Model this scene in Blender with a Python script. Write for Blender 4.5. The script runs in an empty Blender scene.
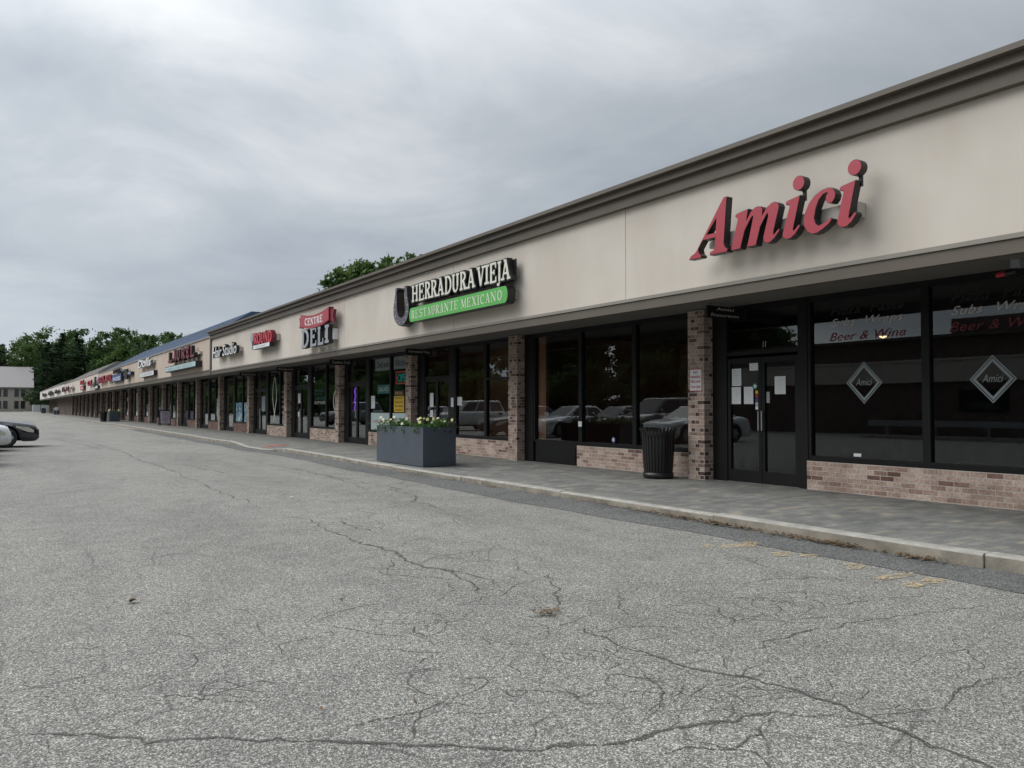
import bpy, bmesh, math, random
from mathutils import Vector, Matrix
R = math.radians
random.seed(7)
SC = bpy.context.scene
COL = SC.collection

# ------------------------------------------------------------------ camera
CAM_H = 1.38
YAW, PITCH, FPX = R(32.811), R(1.668), 800.0
cam = bpy.data.cameras.new('camera')
cam.lens = FPX / 1024 * 36.0
cam.sensor_width = 36.0
cam.clip_start, cam.clip_end = 0.05, 5000
camo = bpy.data.objects.new('camera', cam)
COL.objects.link(camo)
camo.location = (0, 0, CAM_H)
camo.rotation_euler = (R(90) + PITCH, 0, -YAW)
SC.camera = camo

_F = Vector((math.sin(YAW) * math.cos(PITCH), math.cos(YAW) * math.cos(PITCH), math.sin(PITCH)))
_Rt = Vector((math.cos(YAW), -math.sin(YAW), 0))
_U = _Rt.cross(_F)


def ground(u, v, z=0.0):
    """survey helper: where a photo point lies on the level z"""
    r = _Rt * (u - 512) + _U * (384 - v) + _F * FPX
    t = (z - CAM_H) / r.z
    return (r.x * t, r.y * t)


# ------------------------------------------------------------------ mesh helper
class MB:
    def __init__(self):
        self.v, self.f, self.m, self.sm = [], [], [], []

    def add(self, vs, fs, mi=0, smooth=False):
        o = len(self.v)
        self.v += [tuple(p) for p in vs]
        for f in fs:
            self.f.append([o + i for i in f]); self.m.append(mi); self.sm.append(smooth)
        return self

    def box(self, x0, x1, y0, y1, z0, z1, mi=0):
        x0, x1 = sorted((x0, x1)); y0, y1 = sorted((y0, y1)); z0, z1 = sorted((z0, z1))
        v = [(x0, y0, z0), (x1, y0, z0), (x1, y1, z0), (x0, y1, z0), (x0, y0, z1), (x1, y0, z1), (x1, y1, z1), (x0, y1, z1)]
        return self.add(v, [(0, 3, 2, 1), (4, 5, 6, 7), (0, 1, 5, 4), (1, 2, 6, 5), (2, 3, 7, 6), (3, 0, 4, 7)], mi)

    def quad(self, a, b, c, d, mi=0):
        return self.add([a, b, c, d], [(0, 1, 2, 3)], mi)

    def prism(self, poly, fn, d0, d1, mi=0, mi_side=None):
        """poly: 2D loop; fn(p, depth) -> 3D; solid between depths d0 and d1"""
        n = len(poly)
        v = [fn(p, d0) for p in poly] + [fn(p, d1) for p in poly]
        self.add(v, [tuple(range(n)), tuple(range(2 * n - 1, n - 1, -1))], mi)
        self.add(v, [(i, i + n, (i + 1) % n + n, (i + 1) % n) for i in range(n)], mi if mi_side is None else mi_side)
        return self

    def cyl(self, p0, p1, r0, r1=None, n=16, mi=0, smooth=True, caps=True):
        r1 = r0 if r1 is None else r1
        p0, p1 = Vector(p0), Vector(p1)
        d = (p1 - p0).normalized()
        a = d.orthogonal().normalized(); b = d.cross(a)
        v = []
        for p, r in ((p0, r0), (p1, r1)):
            for i in range(n):
                t = 2 * math.pi * i / n
                v.append(p + (a * math.cos(t) + b * math.sin(t)) * r)
        self.add(v, [(i, (i + 1) % n, (i + 1) % n + n, i + n) for i in range(n)], mi, smooth)
        if caps:
            self.add(v, [tuple(range(n - 1, -1, -1)), tuple(range(n, 2 * n))], mi)
        return self

    def lathe(self, prof, c=(0, 0, 0), n=32, mi=0, smooth=True):
        v = []
        for r, z in prof:
            for i in range(n):
                t = 2 * math.pi * i / n
                v.append((c[0] + r * math.cos(t), c[1] + r * math.sin(t), c[2] + z))
        fs = []
        for k in range(len(prof) - 1):
            for i in range(n):
                j = (i + 1) % n
                fs.append((k * n + i, k * n + j, (k + 1) * n + j, (k + 1) * n + i))
        return self.add(v, fs, mi, smooth)

    def build(self, name, mats, parent=None, recalc=True, bevel=0):
        me = bpy.data.meshes.new(name)
        w = world_loc(parent)
        me.from_pydata([(p[0] - w[0], p[1] - w[1], p[2] - w[2]) for p in self.v], [], self.f)
        me.polygons.foreach_set('material_index', self.m)
        me.polygons.foreach_set('use_smooth', self.sm)
        if recalc:
            bm = bmesh.new(); bm.from_mesh(me)
            bmesh.ops.remove_doubles(bm, verts=bm.verts, dist=1e-6) if bevel else None
            bmesh.ops.recalc_face_normals(bm, faces=bm.faces)
            bm.to_mesh(me); bm.free()
        for m in (mats if isinstance(mats, (list, tuple)) else [mats]):
            me.materials.append(m)
        o = bpy.data.objects.new(name, me)
        COL.objects.link(o)
        if parent is not None:
            o.parent = parent
        if bevel:
            md = o.modifiers.new('bevel', 'BEVEL'); md.width = bevel; md.segments = 2; md.limit_method = 'ANGLE'
        return o


def world_loc(p):
    w = Vector((0, 0, 0))
    while p is not None:
        w = w + p.location; p = p.parent
    return w


def tag(o, label=None, cat=None, group=None, kind=None):
    if label: o['label'] = label
    if cat: o['category'] = cat
    if group: o['group'] = group
    if kind: o['kind'] = kind
    return o


def empty(name, loc=(0, 0, 0), label=None, cat=None, group=None):
    o = bpy.data.objects.new(name, None)
    COL.objects.link(o); o.location = loc; o.empty_display_size = 0.3
    return tag(o, label, cat, group)


KIDS = {}


def copy_tree(o, parent=None):
    c = o.copy(); COL.objects.link(c)
    if parent is not None: c.parent = parent
    for ch in list(o.children):
        copy_tree(ch, c)
    return c


# ------------------------------------------------------------------ materials
def nodes(name):
    m = bpy.data.materials.new(name); m.use_nodes = True
    nt = m.node_tree
    return m, nt, nt.nodes['Principled BSDF']


def N(nt, typ, **kw):
    n = nt.nodes.new(typ)
    for k, v in kw.items():
        if k.startswith('i_'):
            key = k[2:]
            n.inputs[int(key) if key.isdigit() else key.replace('_', ' ')].default_value = v
        else:
            setattr(n, k, v)
    return n


def ramp(nt, fac, stops, interp='LINEAR'):
    r = nt.nodes.new('ShaderNodeValToRGB'); r.color_ramp.interpolation = interp
    el = r.color_ramp.elements
    while len(el) < len(stops): el.new(0.5)
    for e, (p, c) in zip(el, stops):
        e.position = p; e.color = (*c, 1) if len(c) == 3 else c
    nt.links.new(fac, r.inputs[0])
    return r.outputs[0]


def mixc(nt, a, b, fac, blend='MIX'):
    n = nt.nodes.new('ShaderNodeMix'); n.data_type = 'RGBA'; n.blend_type = blend
    for s, val in ((n.inputs[6], a), (n.inputs[7], b), (n.inputs[0], fac)):
        if hasattr(val, 'links') or hasattr(val, 'is_linked'): nt.links.new(val, s)
        else: s.default_value = (*val, 1) if isinstance(val, tuple) and len(val) == 3 else val
    return n.outputs[2]


def plain(name, col, rough=0.6, metal=0.0, var=0.12, scale=3.0, spec=0.5, bump=0.0, bscale=60):
    m, nt, b = nodes(name)
    tc = N(nt, 'ShaderNodeTexCoord')
    nz = N(nt, 'ShaderNodeTexNoise', i_Scale=scale, i_Detail=6.0, i_Roughness=0.6)
    nt.links.new(tc.outputs['Object'], nz.inputs['Vector'])
    c = ramp(nt, nz.outputs[0], [(0.3, tuple(x * (1 - var) for x in col)), (0.7, tuple(min(1, x * (1 + var)) for x in col))])
    nt.links.new(c, b.inputs['Base Color'])
    b.inputs['Roughness'].default_value = rough
    b.inputs['Metallic'].default_value = metal
    b.inputs['Specular IOR Level'].default_value = spec
    if bump:
        n2 = N(nt, 'ShaderNodeTexNoise', i_Scale=bscale, i_Detail=4.0)
        nt.links.new(tc.outputs['Object'], n2.inputs['Vector'])
        bp = N(nt, 'ShaderNodeBump', i_Strength=bump, i_Distance=0.01)
        nt.links.new(n2.outputs[0], bp.inputs['Height']); nt.links.new(bp.outputs[0], b.inputs['Normal'])
    return m


def asphalt_mat(name, dark, light, patch=False):
    m, nt, b = nodes(name)
    tc = N(nt, 'ShaderNodeTexCoord')
    P = tc.outputs['Object']
    # aggregate: angular stones in a dark binder
    vo = N(nt, 'ShaderNodeTexVoronoi', i_Scale=145.0); nt.links.new(P, vo.inputs['Vector'])
    st = ramp(nt, vo.outputs['Color'], [(0.15, tuple(x * 0.55 for x in dark)), (0.5, dark), (0.78, light), (0.97, tuple(min(1, x * 1.6) for x in light))])
    n1 = N(nt, 'ShaderNodeTexNoise', i_Scale=38.0, i_Detail=6.0, i_Roughness=0.7); nt.links.new(P, n1.inputs['Vector'])
    fine = ramp(nt, n1.outputs[0], [(0.3, (0.62, 0.62, 0.62)), (0.7, (1.3, 1.3, 1.29))])
    c = mixc(nt, st, fine, 1.0, 'MULTIPLY')
    # worn and stained areas, drawn out along the driving lane
    mp = N(nt, 'ShaderNodeMapping'); mp.inputs['Scale'].default_value = (0.55, 0.16, 1); nt.links.new(P, mp.inputs['Vector'])
    n2 = N(nt, 'ShaderNodeTexNoise', i_Scale=1.0, i_Detail=7.0, i_Roughness=0.62); nt.links.new(mp.outputs[0], n2.inputs['Vector'])
    big = ramp(nt, n2.outputs[0], [(0.3, (0.8, 0.8, 0.8)), (0.5, (1.0, 1.0, 1.0)), (0.7, (1.12, 1.12, 1.11))])
    c = mixc(nt, c, big, 1.0, 'MULTIPLY')
    n3 = N(nt, 'ShaderNodeTexNoise', i_Scale=2.2, i_Detail=8.0, i_Roughness=0.7); nt.links.new(P, n3.inputs['Vector'])
    mid = ramp(nt, n3.outputs[0], [(0.32, (0.84, 0.84, 0.84)), (0.6, (1.05, 1.05, 1.04))])
    c = mixc(nt, c, mid, 1.0, 'MULTIPLY')
    # hairline crazing where a slow noise lets it through
    wv = N(nt, 'ShaderNodeTexNoise', i_Scale=1.3, i_Detail=5.0); nt.links.new(P, wv.inputs['Vector'])
    wp = mixc(nt, P, wv.outputs['Color'], 0.22)
    v2 = N(nt, 'ShaderNodeTexVoronoi', feature='DISTANCE_TO_EDGE', i_Scale=1.7); nt.links.new(wp, v2.inputs['Vector'])
    cr = ramp(nt, v2.outputs['Distance'], [(0.0, (1, 1, 1)), (0.016, (0, 0, 0))])
    ms = N(nt, 'ShaderNodeTexNoise', i_Scale=0.35, i_Detail=3.0); nt.links.new(P, ms.inputs['Vector'])
    mk = ramp(nt, ms.outputs[0], [(0.46, (0, 0, 0)), (0.62, (0.6, 0.6, 0.6))])
    cm = mixc(nt, cr, mk, 1.0, 'MULTIPLY')
    if not patch:
        c = mixc(nt, c, (0.045, 0.044, 0.042), cm)
    nt.links.new(c, b.inputs['Base Color'])
    b.inputs['Roughness'].default_value = 0.88
    b.inputs['Specular IOR Level'].default_value = 0.3
    bp = N(nt, 'ShaderNodeBump', i_Strength=0.75, i_Distance=0.006)
    ad = N(nt, 'ShaderNodeMath', operation='ADD'); nt.links.new(vo.outputs['Distance'], ad.inputs[0]); nt.links.new(n1.outputs[0], ad.inputs[1])
    nt.links.new(ad.outputs[0], bp.inputs['Height']); nt.links.new(bp.outputs[0], b.inputs['Normal'])
    return m


def wall_vec(nt):
    """(x+y, z) so that a masonry pattern turns the corner on upright faces"""
    tc = N(nt, 'ShaderNodeTexCoord'); sp = N(nt, 'ShaderNodeSeparateXYZ'); nt.links.new(tc.outputs['Object'], sp.inputs[0])
    ad = N(nt, 'ShaderNodeMath', operation='ADD'); nt.links.new(sp.outputs[0], ad.inputs[0]); nt.links.new(sp.outputs[1], ad.inputs[1])
    cb = N(nt, 'ShaderNodeCombineXYZ'); nt.links.new(ad.outputs[0], cb.inputs[0]); nt.links.new(sp.outputs[2], cb.inputs[1])
    return cb.outputs[0], tc.outputs['Object']


def brick_mat(name, stops, mortar, bw=0.205, bh=0.07, squash=1.0):
    m, nt, b = nodes(name)
    vec, P = wall_vec(nt)
    br = N(nt, 'ShaderNodeTexBrick')
    br.inputs['Color1'].default_value = (0, 0, 0, 1); br.inputs['Color2'].default_value = (1, 1, 1, 1)
    br.inputs['Mortar'].default_value = (0.5, 0.5, 0.5, 1)
    br.inputs['Scale'].default_value = 1; br.inputs['Mortar Size'].default_value = 0.0055
    br.inputs['Mortar Smooth'].default_value = 0.25
    br.inputs['Brick Width'].default_value = bw; br.inputs['Row Height'].default_value = bh
    br.squash = squash; br.squash_frequency = 2
    nt.links.new(vec, br.inputs['Vector'])
    c = ramp(nt, br.outputs['Color'], stops)
    nz = N(nt, 'ShaderNodeTexNoise', i_Scale=28.0, i_Detail=7.0, i_Roughness=0.7); nt.links.new(P, nz.inputs['Vector'])
    mod = ramp(nt, nz.outputs[0], [(0.32, (0.5, 0.47, 0.45)), (0.5, (1.0, 1, 1)), (0.68, (1.4, 1.4, 1.4))])
    c = mixc(nt, c, mod, 0.85, 'MULTIPLY')
    c = mixc(nt, c, mortar, br.outputs['Fac'])
    n2 = N(nt, 'ShaderNodeTexNoise', i_Scale=2.0, i_Detail=6.0, i_Roughness=0.65); nt.links.new(P, n2.inputs['Vector'])
    st = ramp(nt, n2.outputs[0], [(0.35, (0.74, 0.72, 0.7)), (0.5, (0.98, 0.97, 0.96)), (0.66, (1.1, 1.1, 1.09))])
    c = mixc(nt, c, st, 1.0, 'MULTIPLY')
    nt.links.new(c, b.inputs['Base Color'])
    b.inputs['Roughness'].default_value = 0.85
    bp = N(nt, 'ShaderNodeBump', i_Strength=0.6, i_Distance=0.006); bp.invert = True
    nt.links.new(br.outputs['Fac'], bp.inputs['Height']); nt.links.new(bp.outputs[0], b.inputs['Normal'])
    return m


def paver_mat():
    m, nt, b = nodes('sidewalk_pavers')
    tc = N(nt, 'ShaderNodeTexCoord'); P = tc.outputs['Object']
    br = N(nt, 'ShaderNodeTexBrick')
    br.inputs['Color1'].default_value = (0, 0, 0, 1); br.inputs['Color2'].default_value = (1, 1, 1, 1)
    br.inputs['Mortar'].default_value = (0.5, 0.5, 0.5, 1)
    br.inputs['Scale'].default_value = 1; br.inputs['Mortar Size'].default_value = 0.004
    br.inputs['Mortar Smooth'].default_value = 0.5
    br.inputs['Brick Width'].default_value = 0.22; br.inputs['Row Height'].default_value = 0.11
    nt.links.new(P, br.inputs['Vector'])
    c = ramp(nt, br.outputs['Color'], [(0.0, (0.17, 0.172, 0.165)), (0.5, (0.215, 0.214, 0.203)), (0.85, (0.255, 0.25, 0.232)), (1, (0.32, 0.285, 0.225))])
    nz = N(nt, 'ShaderNodeTexNoise', i_Scale=1.6, i_Detail=8.0, i_Roughness=0.72); nt.links.new(P, nz.inputs['Vector'])
    st = ramp(nt, nz.outputs[0], [(0.3, (0.62, 0.64, 0.64)), (0.52, (0.95, 0.95, 0.93)), (0.72, (1.22, 1.2, 1.13))])
    c = mixc(nt, c, st, 1.0, 'MULTIPLY')
    n2 = N(nt, 'ShaderNodeTexNoise', i_Scale=45.0, i_Detail=6.0, i_Roughness=0.7); nt.links.new(P, n2.inputs['Vector'])
    fi = ramp(nt, n2.outputs[0], [(0.3, (0.7, 0.7, 0.7)), (0.7, (1.25, 1.25, 1.25))])
    c = mixc(nt, c, fi, 1.0, 'MULTIPLY')
    c = mixc(nt, c, (0.13, 0.13, 0.122), br.outputs['Fac'])
    nt.links.new(c, b.inputs['Base Color']); b.inputs['Roughness'].default_value = 0.85
    bp = N(nt, 'ShaderNodeBump', i_Strength=0.5, i_Distance=0.005); bp.invert = True
    nt.links.new(br.outputs['Fac'], bp.inputs['Height']); nt.links.new(bp.outputs[0], b.inputs['Normal'])
    return m


def stucco_mat(name, col):
    m, nt, b = nodes(name)
    vec, P = wall_vec(nt)
    mp = N(nt, 'ShaderNodeMapping'); mp.inputs['Scale'].default_value = (1.6, 0.28, 1); nt.links.new(vec, mp.inputs['Vector'])
    n1 = N(nt, 'ShaderNodeTexNoise', i_Scale=1.0, i_Detail=7.0, i_Roughness=0.66); nt.links.new(mp.outputs[0], n1.inputs['Vector'])
    a = ramp(nt, n1.outputs[0], [(0.28, (0.95, 0.945, 0.94)), (0.55, (1, 1, 1)), (0.75, (1.02, 1.02, 1.02))])
    n2 = N(nt, 'ShaderNodeTexNoise', i_Scale=0.7, i_Detail=5.0); nt.links.new(P, n2.inputs['Vector'])
    a2 = ramp(nt, n2.outputs[0], [(0.35, (0.93, 0.92, 0.91)), (0.65, (1.03, 1.03, 1.03))])
    c = mixc(nt, col, a, 1.0, 'MULTIPLY'); c = mixc(nt, c, a2, 1.0, 'MULTIPLY')
    nt.links.new(c, b.inputs['Base Color']); b.inputs['Roughness'].default_value = 0.9
    b.inputs['Specular IOR Level'].default_value = 0.25
    n3 = N(nt, 'ShaderNodeTexNoise', i_Scale=160.0, i_Detail=3.0); nt.links.new(P, n3.inputs['Vector'])
    bp = N(nt, 'ShaderNodeBump', i_Strength=0.25, i_Distance=0.004)
    nt.links.new(n3.outputs[0], bp.inputs['Height']); nt.links.new(bp.outputs[0], b.inputs['Normal'])
    return m


def glass_mat(name='storefront_glass', tint=(0.8, 0.82, 0.82), boost=1.8, rough=0.0):
    m, nt, b = nodes(name); nt.nodes.remove(b)
    out = nt.nodes['Material Output']
    tr = N(nt, 'ShaderNodeBsdfTransparent'); tr.inputs[0].default_value = (*tint, 1)
    gl = N(nt, 'ShaderNodeBsdfGlossy'); gl.inputs[0].default_value = (0.9, 0.95, 0.97, 1); gl.inputs['Roughness'].default_value = rough
    tc = N(nt, 'ShaderNodeTexCoord')
    nz = N(nt, 'ShaderNodeTexNoise', i_Scale=0.8, i_Detail=1.0); nt.links.new(tc.outputs['Object'], nz.inputs['Vector'])
    bp = N(nt, 'ShaderNodeBump', i_Strength=0.02, i_Distance=0.02); nt.links.new(nz.outputs[0], bp.inputs['Height'])
    nt.links.new(bp.outputs[0], gl.inputs['Normal'])
    fr = N(nt, 'ShaderNodeFresnel', i_IOR=1.5)
    mu = N(nt, 'ShaderNodeMath', operation='MULTIPLY', use_clamp=True); mu.inputs[1].default_value = boost
    nt.links.new(fr.outputs[0], mu.inputs[0])
    mx = N(nt, 'ShaderNodeMixShader'); nt.links.new(mu.outputs[0], mx.inputs[0]); nt.links.new(tr.outputs[0], mx.inputs[1]); nt.links.new(gl.outputs[0], mx.inputs[2])
    nt.links.new(mx.outputs[0], out.inputs[0])
    return m


def leaf_mat(name, dark, light):
    m, nt, b = nodes(name)
    tc = N(nt, 'ShaderNodeTexCoord'); oi = N(nt, 'ShaderNodeObjectInfo')
    nz = N(nt, 'ShaderNodeTexNoise', i_Scale=0.55, i_Detail=4.0, i_Roughness=0.6); nt.links.new(tc.outputs['Object'], nz.inputs['Vector'])
    c = ramp(nt, nz.outputs[0], [(0.32, dark), (0.68, light)])
    rr = ramp(nt, oi.outputs['Random'], [(0, (0.78, 0.84, 0.86)), (1, (1.2, 1.12, 0.95))])
    c = mixc(nt, c, rr, 1.0, 'MULTIPLY')
    nt.links.new(c, b.inputs['Base Color']); b.inputs['Roughness'].default_value = 0.65
    tl = N(nt, 'ShaderNodeBsdfTranslucent'); nt.links.new(c, tl.inputs[0]); ms = N(nt, 'ShaderNodeMixShader'); ms.inputs[0].default_value = 0.38
    nt.links.new(b.outputs[0], ms.inputs[1]); nt.links.new(tl.outputs[0], ms.inputs[2]); nt.links.new(ms.outputs[0], nt.nodes['Material Output'].inputs[0])
    b.inputs['Specular IOR Level'].default_value = 0.25
    return m


def worn_paint(name, col, thr=0.5, scale=5.0):
    m, nt, b = nodes(name)
    tc = N(nt, 'ShaderNodeTexCoord')
    nz = N(nt, 'ShaderNodeTexNoise', i_Scale=scale, i_Detail=9.0, i_Roughness=0.8); nt.links.new(tc.outputs['Object'], nz.inputs['Vector'])
    a = ramp(nt, nz.outputs[0], [(thr - 0.04, (0, 0, 0)), (thr + 0.1, (1, 1, 1))])
    b.inputs['Base Color'].default_value = (*col, 1); b.inputs['Roughness'].default_value = 0.85
    nt.links.new(a, b.inputs['Alpha'])
    return m


def glow(name, col, s):
    m, nt, b = nodes(name)
    b.inputs['Base Color'].default_value = (*col, 1)
    b.inputs['Emission Color'].default_value = (*col, 1); b.inputs['Emission Strength'].default_value = s
    return m


M = {}
M['asphalt'] = asphalt_mat('worn_asphalt', (0.218, 0.211, 0.193), (0.46, 0.445, 0.41))
M['patch'] = asphalt_mat('patch_asphalt', (0.125, 0.126, 0.124), (0.265, 0.264, 0.256), True)
M['crack'] = worn_paint('crack_dirt', (0.075, 0.07, 0.062), 0.45, 55)
M['paver'] = paver_mat()
M['curb'] = plain('curb_concrete', (0.38, 0.365, 0.325), 0.9, var=0.25, scale=5, bump=0.4, bscale=50)
M['curbface'] = plain('stained_curb_face', (0.27, 0.245, 0.2), 0.95, var=0.4, scale=3, bump=0.4, bscale=50)
M['redpaint'] = worn_paint('red_ramp_paint', (0.42, 0.17, 0.14), 0.44, 6)
M['yellow'] = worn_paint('worn_yellow_paint', (0.62, 0.47, 0.25), 0.51, 22)
M['soil'] = plain('meadow_soil', (0.06, 0.075, 0.035), 1, var=0.4, scale=0.3)
M['brick'] = brick_mat('tan_brick', [(0.0, (0.15, 0.08, 0.065)), (0.07, (0.26, 0.155, 0.125)), (0.17, (0.39, 0.275, 0.225)), (0.65, (0.5, 0.375, 0.31)), (1, (0.58, 0.465, 0.395))], (0.6, 0.56, 0.51))
M['brickp'] = brick_mat('tan_column_brick', [(0.0, (0.07, 0.042, 0.036)), (0.15, (0.16, 0.095, 0.08)), (0.24, (0.36, 0.255, 0.21)), (0.7, (0.46, 0.345, 0.285)), (1, (0.54, 0.43, 0.365))], (0.56, 0.52, 0.47), bw=0.2, bh=0.068, squash=0.5)
M['brickr'] = brick_mat('red_brick', [(0, (0.1, 0.05, 0.04)), (0.5, (0.2, 0.105, 0.085)), (1, (0.27, 0.16, 0.13))], (0.3, 0.26, 0.23))
M['brickd'] = brick_mat('brown_brick', [(0, (0.09, 0.06, 0.05)), (0.5, (0.15, 0.1, 0.085)), (1, (0.2, 0.14, 0.12))], (0.2, 0.18, 0.16))
M['greige'] = plain('greige_render', (0.46, 0.415, 0.365), 0.9, var=0.06, scale=0.5)
M['brickf'] = brick_mat('pale_brick', [(0, (0.26, 0.225, 0.2)), (0.5, (0.32, 0.28, 0.25)), (1, (0.38, 0.335, 0.3))], (0.33, 0.3, 0.27))
M['stucco'] = stucco_mat('beige_stucco', (0.62, 0.57, 0.505))
M['stucco2'] = stucco_mat('tan_stucco', (0.52, 0.44, 0.37))
M['stucco3'] = stucco_mat('pale_stucco', (0.62, 0.55, 0.5))
M['stucco4'] = stucco_mat('off_white_stucco', (0.68, 0.64, 0.6))
M['trim'] = plain('brown_trim', (0.11, 0.092, 0.072), 0.55, var=0.08, scale=1.2)
M['lip'] = plain('taupe_lip', (0.25, 0.23, 0.2), 0.6, var=0.08, scale=1.2)
M['soffit'] = plain('soffit_panel', (0.17, 0.162, 0.15), 0.85, var=0.1, scale=1.5)
M['black'] = plain('black_aluminium', (0.009, 0.009, 0.0095), 0.5, var=0.15, spec=0.25)
M['blackm'] = plain('black_steel', (0.013, 0.013, 0.014), 0.35, var=0.2, metal=0.0)
M['glass'] = glass_mat()
M['roof'] = plain('roof_membrane', (0.25, 0.25, 0.25), 0.9)
M['blueroof'] = plain('blue_shingle', (0.05, 0.085, 0.155), 0.75, var=0.18, scale=6)
M['greyroof'] = plain('grey_shingle', (0.22, 0.21, 0.2), 0.85, var=0.2, scale=6)
M['palerow'] = plain('pale_shingle', (0.47, 0.43, 0.42), 0.85, var=0.1, scale=4)
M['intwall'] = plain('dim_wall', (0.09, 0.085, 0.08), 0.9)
M['intorange'] = plain('orange_wall', (0.52, 0.27, 0.16), 0.85)
M['intgreen'] = plain('green_wall', (0.2, 0.28, 0.23), 0.85)
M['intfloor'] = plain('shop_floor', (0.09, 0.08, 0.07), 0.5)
M['intceil'] = plain('shop_ceiling', (0.2, 0.2, 0.19), 0.9)
M['red'] = plain('red_sign_face', (0.37, 0.036, 0.055), 0.4, var=0.06)
M['redb'] = plain('bright_red_face', (0.5, 0.03, 0.05), 0.4, var=0.08)
M['maroon'] = plain('maroon_face', (0.17, 0.012, 0.03), 0.45, var=0.1)
M['cream'] = plain('cream_sign_face', (0.68, 0.68, 0.58), 0.45, var=0.06)
M['green'] = plain('green_sign_face', (0.1, 0.42, 0.085), 0.4, var=0.1, scale=2)
M['signblack'] = plain('sign_return_black', (0.012, 0.012, 0.013), 0.4)
M['raceway'] = plain('raceway_beige', (0.5, 0.465, 0.41), 0.55, var=0.06)
M['white'] = plain('white_sign_face', (0.75, 0.76, 0.76), 0.5, var=0.05)
M['paleteal'] = plain('teal_sign_face', (0.42, 0.58, 0.58), 0.45, var=0.08)
M['steel'] = plain('brushed_steel', (0.5, 0.5, 0.5), 0.3, metal=1.0)
M['greysign'] = plain('grey_sign_face', (0.3, 0.32, 0.34), 0.4)
M['blueface'] = plain('blue_sign_face', (0.05, 0.09, 0.25), 0.4)
M['iron'] = plain('horseshoe_iron', (0.095, 0.09, 0.11), 0.45, var=0.25, scale=8)
M['planter'] = plain('slate_paint', (0.065, 0.08, 0.1), 0.55, var=0.1, scale=2.5)
M['soilp'] = plain('potting_soil', (0.03, 0.022, 0.016), 1)
M['leafp'] = leaf_mat('pansy_leaf', (0.04, 0.11, 0.025), (0.14, 0.27, 0.06))
M['leafd'] = leaf_mat('dark_leaf', (0.025, 0.02, 0.03), (0.06, 0.05, 0.05))
M['petalw'] = plain('white_petal', (0.8, 0.8, 0.66), 0.6)
M['petaly'] = plain('yellow_petal', (0.75, 0.68, 0.3), 0.6)
M['leaf'] = leaf_mat('tree_leaf', (0.042, 0.085, 0.027), (0.105, 0.17, 0.052))
M['pine'] = leaf_mat('pine_needles', (0.02, 0.048, 0.022), (0.05, 0.088, 0.036))
M['bark'] = plain('bark', (0.07, 0.055, 0.042), 0.95, var=0.3, scale=6)
M['paper'] = plain('paper', (0.78, 0.8, 0.8), 0.8, var=0.03)
M['ink'] = plain('ink', (0.04, 0.04, 0.05), 0.8)
M['inkred'] = plain('red_ink', (0.5, 0.05, 0.05), 0.7)
M['decalgrey'] = plain('silver_vinyl', (0.62, 0.6, 0.56), 0.6)
M['decalred'] = plain('red_vinyl', (0.16, 0.02, 0.03), 0.6)
M['decalblack'] = plain('black_vinyl', (0.006, 0.006, 0.006), 0.6)
M['decalpale'] = plain('frosted_vinyl', (0.28, 0.32, 0.33), 0.7)
M['tealvinyl'] = plain('teal_vinyl', (0.02, 0.16, 0.13), 0.6)
M['posterblue'] = plain('pale_blue_poster', (0.5, 0.62, 0.62), 0.7, var=0.05)
M['postermix'], _nt, _b = nodes('blue_photo_poster')
_tc = N(_nt, 'ShaderNodeTexCoord'); _nz = N(_nt, 'ShaderNodeTexNoise', i_Scale=3.2, i_Detail=5.0, i_Distortion=1.2); _nt.links.new(_tc.outputs['Object'], _nz.inputs['Vector'])
_nt.links.new(ramp(_nt, _nz.outputs[0], [(0.36, (0.03, 0.06, 0.12)), (0.47, (0.1, 0.3, 0.42)), (0.56, (0.3, 0.5, 0.56)), (0.64, (0.7, 0.75, 0.75))]), _b.inputs['Base Color'])
M['yellowp'] = plain('yellow_poster', (0.75, 0.48, 0.03), 0.6, var=0.06)
M['neon'] = glow('purple_neon', (0.3, 0.08, 0.8), 0.7)
M['neong'] = glow('teal_neon', (0.04, 0.3, 0.25), 0.22)
M['neonr'] = glow('red_neon', (0.45, 0.1, 0.08), 0.2)
M['warm'] = glow('warm_lamp', (1.0, 0.62, 0.3), 2.0)
M['tyre'] = plain('tyre_rubber', (0.02, 0.02, 0.02), 0.85)
M['alloy'] = plain('alloy_rim', (0.5, 0.5, 0.51), 0.35, metal=0.8)
M['carglass'] = plain('car_glass', (0.015, 0.018, 0.02), 0.06, var=0.0, spec=0.8)
M['lamp'] = plain('headlamp_lens', (0.55, 0.53, 0.45), 0.12)
M['tail'] = plain('tail_lamp', (0.35, 0.01, 0.01), 0.2)
M['chrome'] = plain('chrome', (0.6, 0.6, 0.6), 0.15, metal=1)
M['plastic'] = plain('dark_plastic', (0.03, 0.03, 0.03), 0.6)
M['strawleaf'] = plain('dry_leaf', (0.15, 0.095, 0.05), 0.9, var=0.5, scale=20)


def paint(name, col):
    m = plain(name, col, 0.25, var=0.02, spec=0.5)
    b = m.node_tree.nodes['Principled BSDF']
    b.inputs['Coat Weight'].default_value = 0.8; b.inputs['Coat Roughness'].default_value = 0.05
    return m


# ------------------------------------------------------------------ ground, road, sidewalk
S = 0.13
mb = MB(); mb.quad((-900, -500, -0.02), (900, -500, -0.02), (900, 1500, -0.02), (-900, 1500, -0.02))
tag(mb.build('ground', M['soil'], recalc=False), kind='structure')
mb = MB(); mb.quad((-70, -60, 0), (12, -60, 0), (12, 420, 0), (-70, 420, 0))
tag(mb.build('parking_lot', M['asphalt'], recalc=False), kind='structure')

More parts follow.
